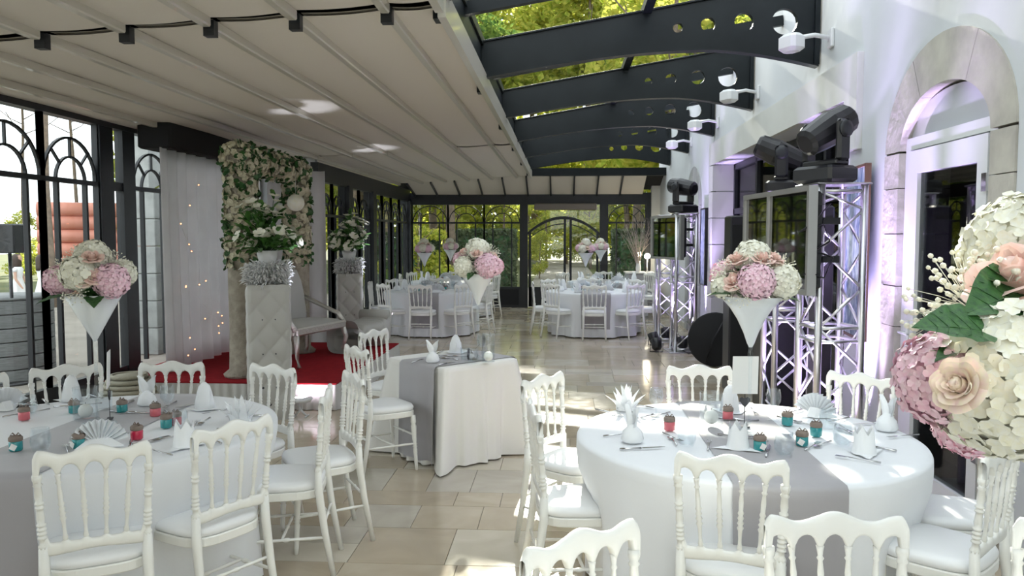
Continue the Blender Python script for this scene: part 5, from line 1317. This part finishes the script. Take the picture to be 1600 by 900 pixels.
# two children in white outside
def skin_body(edges_, pts, rad, name, mt, parent, sub=1):
    me = bpy.data.meshes.new(name); me.from_pydata(pts, edges_, []); me.materials.append(M[mt]); o = ob(name, me, parent)
    md = o.modifiers.new('skin', 'SKIN'); 
    for i, r in enumerate(rad): me.skin_vertices[0].data[i].radius = (r, r)
    me.skin_vertices[0].data[0].use_root = True
    s = o.modifiers.new('sub', 'SUBSURF'); s.levels = sub; s.render_levels = sub; return o
def child(loc, rz, label, sc=1.):
    t = thing('person', label, 'person', loc, rz, sc=sc)
    me0 = bpy.data.meshes.new('body')
    pts = [(0, 0, .68), (0, 0, .85), (0, 0, 1.02), (0, 0, 1.09), (0, .0, 1.14), (.13, 0, 1.0), (.18, -.03, .82), (.17, -.12, .68), (-.13, 0, 1.0), (-.18, -.03, .82), (-.17, -.12, .68), (.07, 0, .60), (.075, 0, .33), (.075, .0, .06), (.075, -.09, .03), (-.07, 0, .60), (-.075, .02, .33), (-.075, .02, .06), (-.075, -.07, .03),
           (.165, -.15, .63), (-.165, -.15, .63), (.15, -.16, .615), (.17, -.18, .60), (-.15, -.16, .615), (-.17, -.18, .60)]
    ed = [(0, 1), (1, 2), (2, 3), (3, 4), (2, 5), (5, 6), (6, 7), (2, 8), (8, 9), (9, 10), (0, 11), (11, 12), (12, 13), (13, 14), (0, 15), (15, 16), (16, 17), (17, 18), (7, 19), (10, 20), (19, 21), (19, 22), (20, 23), (20, 24)]
    rad = [.09, .085, .09, .035, .035, .04, .03, .024, .04, .03, .024, .065, .042, .028, .026, .065, .042, .028, .026, .022, .022, .009, .009, .009, .009]
    for v_ in [me0]: me0.from_pydata(pts, ed, [])
    me0.materials.append(M['skin'])
    o = ob('body', me0, t); o.modifiers.new('skin', 'SKIN')
    if not me0.skin_vertices:
        bpy.context.view_layer.objects.active = o
    if me0.skin_vertices:
        for i, r in enumerate(rad): me0.skin_vertices[0].data[i].radius = (r, r)
        me0.skin_vertices[0].data[0].use_root = True
    s = o.modifiers.new('sub', 'SUBSURF'); s.levels = 1; s.render_levels = 1
    h = MB(); h.lathe([(.02, -.115), (.05, -.105), (.07, -.05), (.082, .0), (.085, .04), (.07, .085), (.04, .108), (.001, .115)], 16, (0, 0, 1.235)); h.lathe([(.012, -.02), (.006, .02)], 6, (0, -.088, 1.225)); part('head', h, 'skin', t)
    hr = MB(); hr.lathe([(.095, -.22), (.10, -.10), (.102, 0), (.095, .06), (.07, .10), (.04, .123), (.001, .128)], 16, (0, .022, 1.238)); part('hair', hr, 'hairb', t)
    d = MB(); n = 28; vv = []; fs = []
    prof = [(.10, 1.08, 0), (.13, 1.03, 0), (.12, .92, 0), (.105, .84, 0), (.15, .68, .01), (.20, .50, .02), (.225, .40, .03)]
    for (r, z, f_) in prof:
        for i in range(n): a_ = 2*pi*i/n; rr_ = r+f_*sin(6*a_); vv.append((rr_*cos(a_), rr_*.75*sin(a_), z))
    for k in range(len(prof)-1):
        for i in range(n): j = (i+1) % n; fs.append((k*n+i, (k+1)*n+i, (k+1)*n+j, k*n+j))
    d.add(vv, fs, True); d.ico((.14, 0, 1.01), .055, 10, 6); d.ico((-.14, 0, 1.01), .055, 10, 6); part('dress', d, 'dress', t)
    return t
child((-11.1, 16.4, -.02), radians(150), 'dark-haired child in a white dress standing outside the left window', 1.0)
child((-12.0, 16.9, -.02), radians(100), 'second child in white at the very left edge outside', 1.0)

# trees, hedges
def leaf_cloud(seed, blobs, n, size):
    rr = random.Random(seed); vv = []; fs = []
    for i in range(n):
        c, r = rr.choice(blobs); d = Vector((rr.gauss(0, 1), rr.gauss(0, 1), rr.gauss(0, 1))).normalized()*(rr.random()**.35)
        p = Vector((c[0]+d.x*r[0], c[1]+d.y*r[1], c[2]+d.z*r[2])); a_ = Vector((rr.gauss(0, 1), rr.gauss(0, 1), rr.gauss(0, .7))).normalized(); b_ = a_.cross(Vector((rr.gauss(0, 1), rr.gauss(0, 1), rr.gauss(0, 1)))).normalized()
        s_ = size*rr.uniform(.5, 1.3); o_ = len(vv); vv += [p-a_*s_, p+b_*s_*.5, p+a_*s_, p-b_*s_*.5]; fs.append((o_, o_+1, o_+2, o_+3))
    return MB().add(vv, fs)
def trunk_mesh(seed, h, r):
    rr = random.Random(seed); pts = []; x = y = 0
    for k in range(8): pts.append((x, y, h*k/7)); x += rr.uniform(-.12, .12); y += rr.uniform(-.12, .12)
    m_ = MB().tube(pts, [r*(1-.75*k/7) for k in range(8)], 8)
    for k in range(8):
        z = h*rr.uniform(.45, .95); a_ = rr.random()*6.3; L0 = rr.uniform(.8, 2.2); p = Vector(pts[int(z/h*7)]); p.z = z
        m_.tube([p, p+Vector((cos(a_)*L0*.5, sin(a_)*L0*.5, L0*.25)), p+Vector((cos(a_)*L0, sin(a_)*L0, L0*.7))], [r*.25, r*.15, .02], 5)
    return m_
trees = []
for s_ in range(4):
    rr = random.Random(40+s_); H_ = [11, 13, 9, 12][s_]
    blobs = [((rr.uniform(-1.6, 1.6), rr.uniform(-1.6, 1.6), H_*rr.uniform(.35, 1.0)), (rr.uniform(.7, 1.5), rr.uniform(.7, 1.5), rr.uniform(.5, 1.1))) for _ in range(11)]
    trees.append((leaf_cloud(s_, blobs, 2600, .20).mesh('crown', M['leafa' if s_ % 2 == 0 else 'leafb']), trunk_mesh(s_, H_*.95, .20).mesh('trunk', M['bark'])))
# tall bare-stemmed pines: crown only high up
pine = (leaf_cloud(77, [((rr.uniform(-1.2, 1.2), rr.uniform(-1.2, 1.2), rr.uniform(9.5, 13)), (1.1, 1.1, .5)) for _ in range(7)], 1200, .16).mesh('crown', M['leafb']), trunk_mesh(78, 12.5, .10).mesh('trunk', M['bark']))
def tree(k, loc, rz, sc, label, group):
    me = pine if k < 0 else trees[k]; t = thing('tree', label, 'tree', loc, rz, group, sc)
    ob('crown', me[0], t); ob('trunk', me[1], t)
rr = random.Random(17)
k_ = 0
for gy in range(6):
    for gx in range(10):
        x = -26+gx*4.9+(gy % 2)*2.4+rr.uniform(-.7, .7); y = 27+gy*5.2+rr.uniform(-.8, .8); k_ += 1
        if abs(x+.8) < 3.2 or x < -16 or (y < 33 and x < -9): continue
        tree((gx+gy*3) % 4, (x, y, -.14), rr.random()*6, rr.uniform(.95, 1.2), 'leafy sunlit tree in the wood beyond the far glass wall', 'trees of the wood beyond the far wall')
for i, (x, y) in enumerate(((-12.5, 19), (-15.5, 26), (-17, 22), (-12.9, 24.5), (-19, 30), (-21.5, 31))):
    tree(-1, (x, y, -.14), rr.random()*6, rr.uniform(.8, 1.05), 'thin bare-stemmed pine outside the left windows', 'pines outside the left windows')
for i in range(9):
    tree([0, 2][i % 2], (-27.5+i*1.35, 35+(i % 2)*2.5, -.14-1.0), rr.random()*6, .34, 'low bright bushy tree behind the inflatable', 'low trees behind the inflatable')
for i in range(8): tree(rr.choice([0, 1, 2]), (rr.uniform(-13.5, -9), rr.uniform(22, 33), -.14), rr.random()*6, rr.uniform(.5, .7), 'mid-height tree seen through the far part of the left glazing', 'trees beyond the far left glazing')
back = (leaf_cloud(90, [((R_.uniform(-2.6, 2.6), R_.uniform(-1.5, 1.5), R_.uniform(2, 21)), (2.2, 1.5, 1.8)) for _ in range(34)], 5200, .42).mesh('crown', M['leafa']), trunk_mesh(91, 20, .32).mesh('trunk', M['bark']))
for i in range(18):
    t = thing('tree', 'very tall tree in the back row of the wood', 'tree', (-22+i*3.9+rr.uniform(-.4, .4), 58+(i % 2)*6, -.14), (i % 2)*pi+rr.uniform(-.3, .3), 'tall trees in the back row of the wood')
    ob('crown', back[0], t); ob('trunk', back[1], t)
for i, (x, y, q) in enumerate(((-6.2, 23.5, .30), (-4.6, 25.2, .34), (-.9, 44, .5), (1.6, 47, .6), (-3.4, 46, .6), (.2, 52, .7), (4.6, 25.2, .36), (5.6, 30, .4), (-4.9, 33, .4), (-2.2, 50, .6), (-1.0, 33.5, .22))):
    tree([0, 2][i % 2], (x, y, -.14-2.2*q), i*1.3, q, 'low bright yellow-green bush in the garden beyond the far windows', 'bright bushes beyond the far windows')
def hedge(loc, d, label, seed, n=5000, rz=0, mt='hedge'):
    t = thing('hedge', label, 'hedge', loc, rz); rr = random.Random(seed); vv = []; fs = []
    for i in range(n):
        p = Vector((rr.uniform(-1, 1), rr.uniform(-1, 1), rr.uniform(0, 1))); ax = rr.randrange(3)
        if ax == 0: p.x = math.copysign(rr.uniform(.9, 1), p.x)
        elif ax == 1: p.y = math.copysign(rr.uniform(.9, 1), p.y)
        else: p.z = rr.uniform(.93, 1)
        p = Vector((p.x*d[0]/2, p.y*d[1]/2, p.z*d[2])); a_ = Vector((rr.gauss(0, 1), rr.gauss(0, 1), rr.gauss(0, 1))).normalized(); b_ = a_.cross(Vector((rr.gauss(0, 1), rr.gauss(0, 1), rr.gauss(0, 1)))).normalized(); s_ = .09
        o_ = len(vv); vv += [p-a_*s_, p+b_*s_*.5, p+a_*s_, p-b_*s_*.5]; fs.append((o_, o_+1, o_+2, o_+3))
    part('leaves', MB().add(vv, fs), mt, t, stuff=True); part('inner_growth', MB().bbox((0, 0, d[2]*.46), (d[0]*.9, d[1]*.9, d[2]*.9), .1), 'leaf', t)
hedge((-2.6, 27.5, -.14), (1.9, 2.2, 2.1), 'dark clipped hedge block left of the garden path', 1); hedge((2.7, 27.5, -.14), (2.0, 2.2, 2.1), 'dark clipped hedge block right of the garden path', 2)
hedge((-6.5, 30, -.14), (3.6, 1.6, 2.0), 'long low hedge beyond the far left windows', 3); hedge((-10.5, 26, -.14), (3.0, 1.6, 2.3), 'hedge beyond the left glazing corner', 4, mt='leafb')
hedge((-7.6, 18.5, -.02), (1.2, 5.5, 1.7), 'garden hedge running beside the left glazing', 5, mt='leafb')
# yellow potted shrubs just outside the far windows
for i, (x, lb) in enumerate(((-3.1, 'yellow-green potted shrub outside the first far window'), (-2.2, 'yellow-green potted shrub outside the second far window'))):
    t = thing('potted_shrub', lb, 'plant', (x, 21.2, -.02)); part('pot', MB().lathe([(.14, 0), (.2, .34), (.18, .34)], 16), 'stone', t); part('leaves', leaf_cloud(60+i, [((0, 0, .65), (.35, .35, .35))], 700, .06), 'leafa', t, stuff=True)
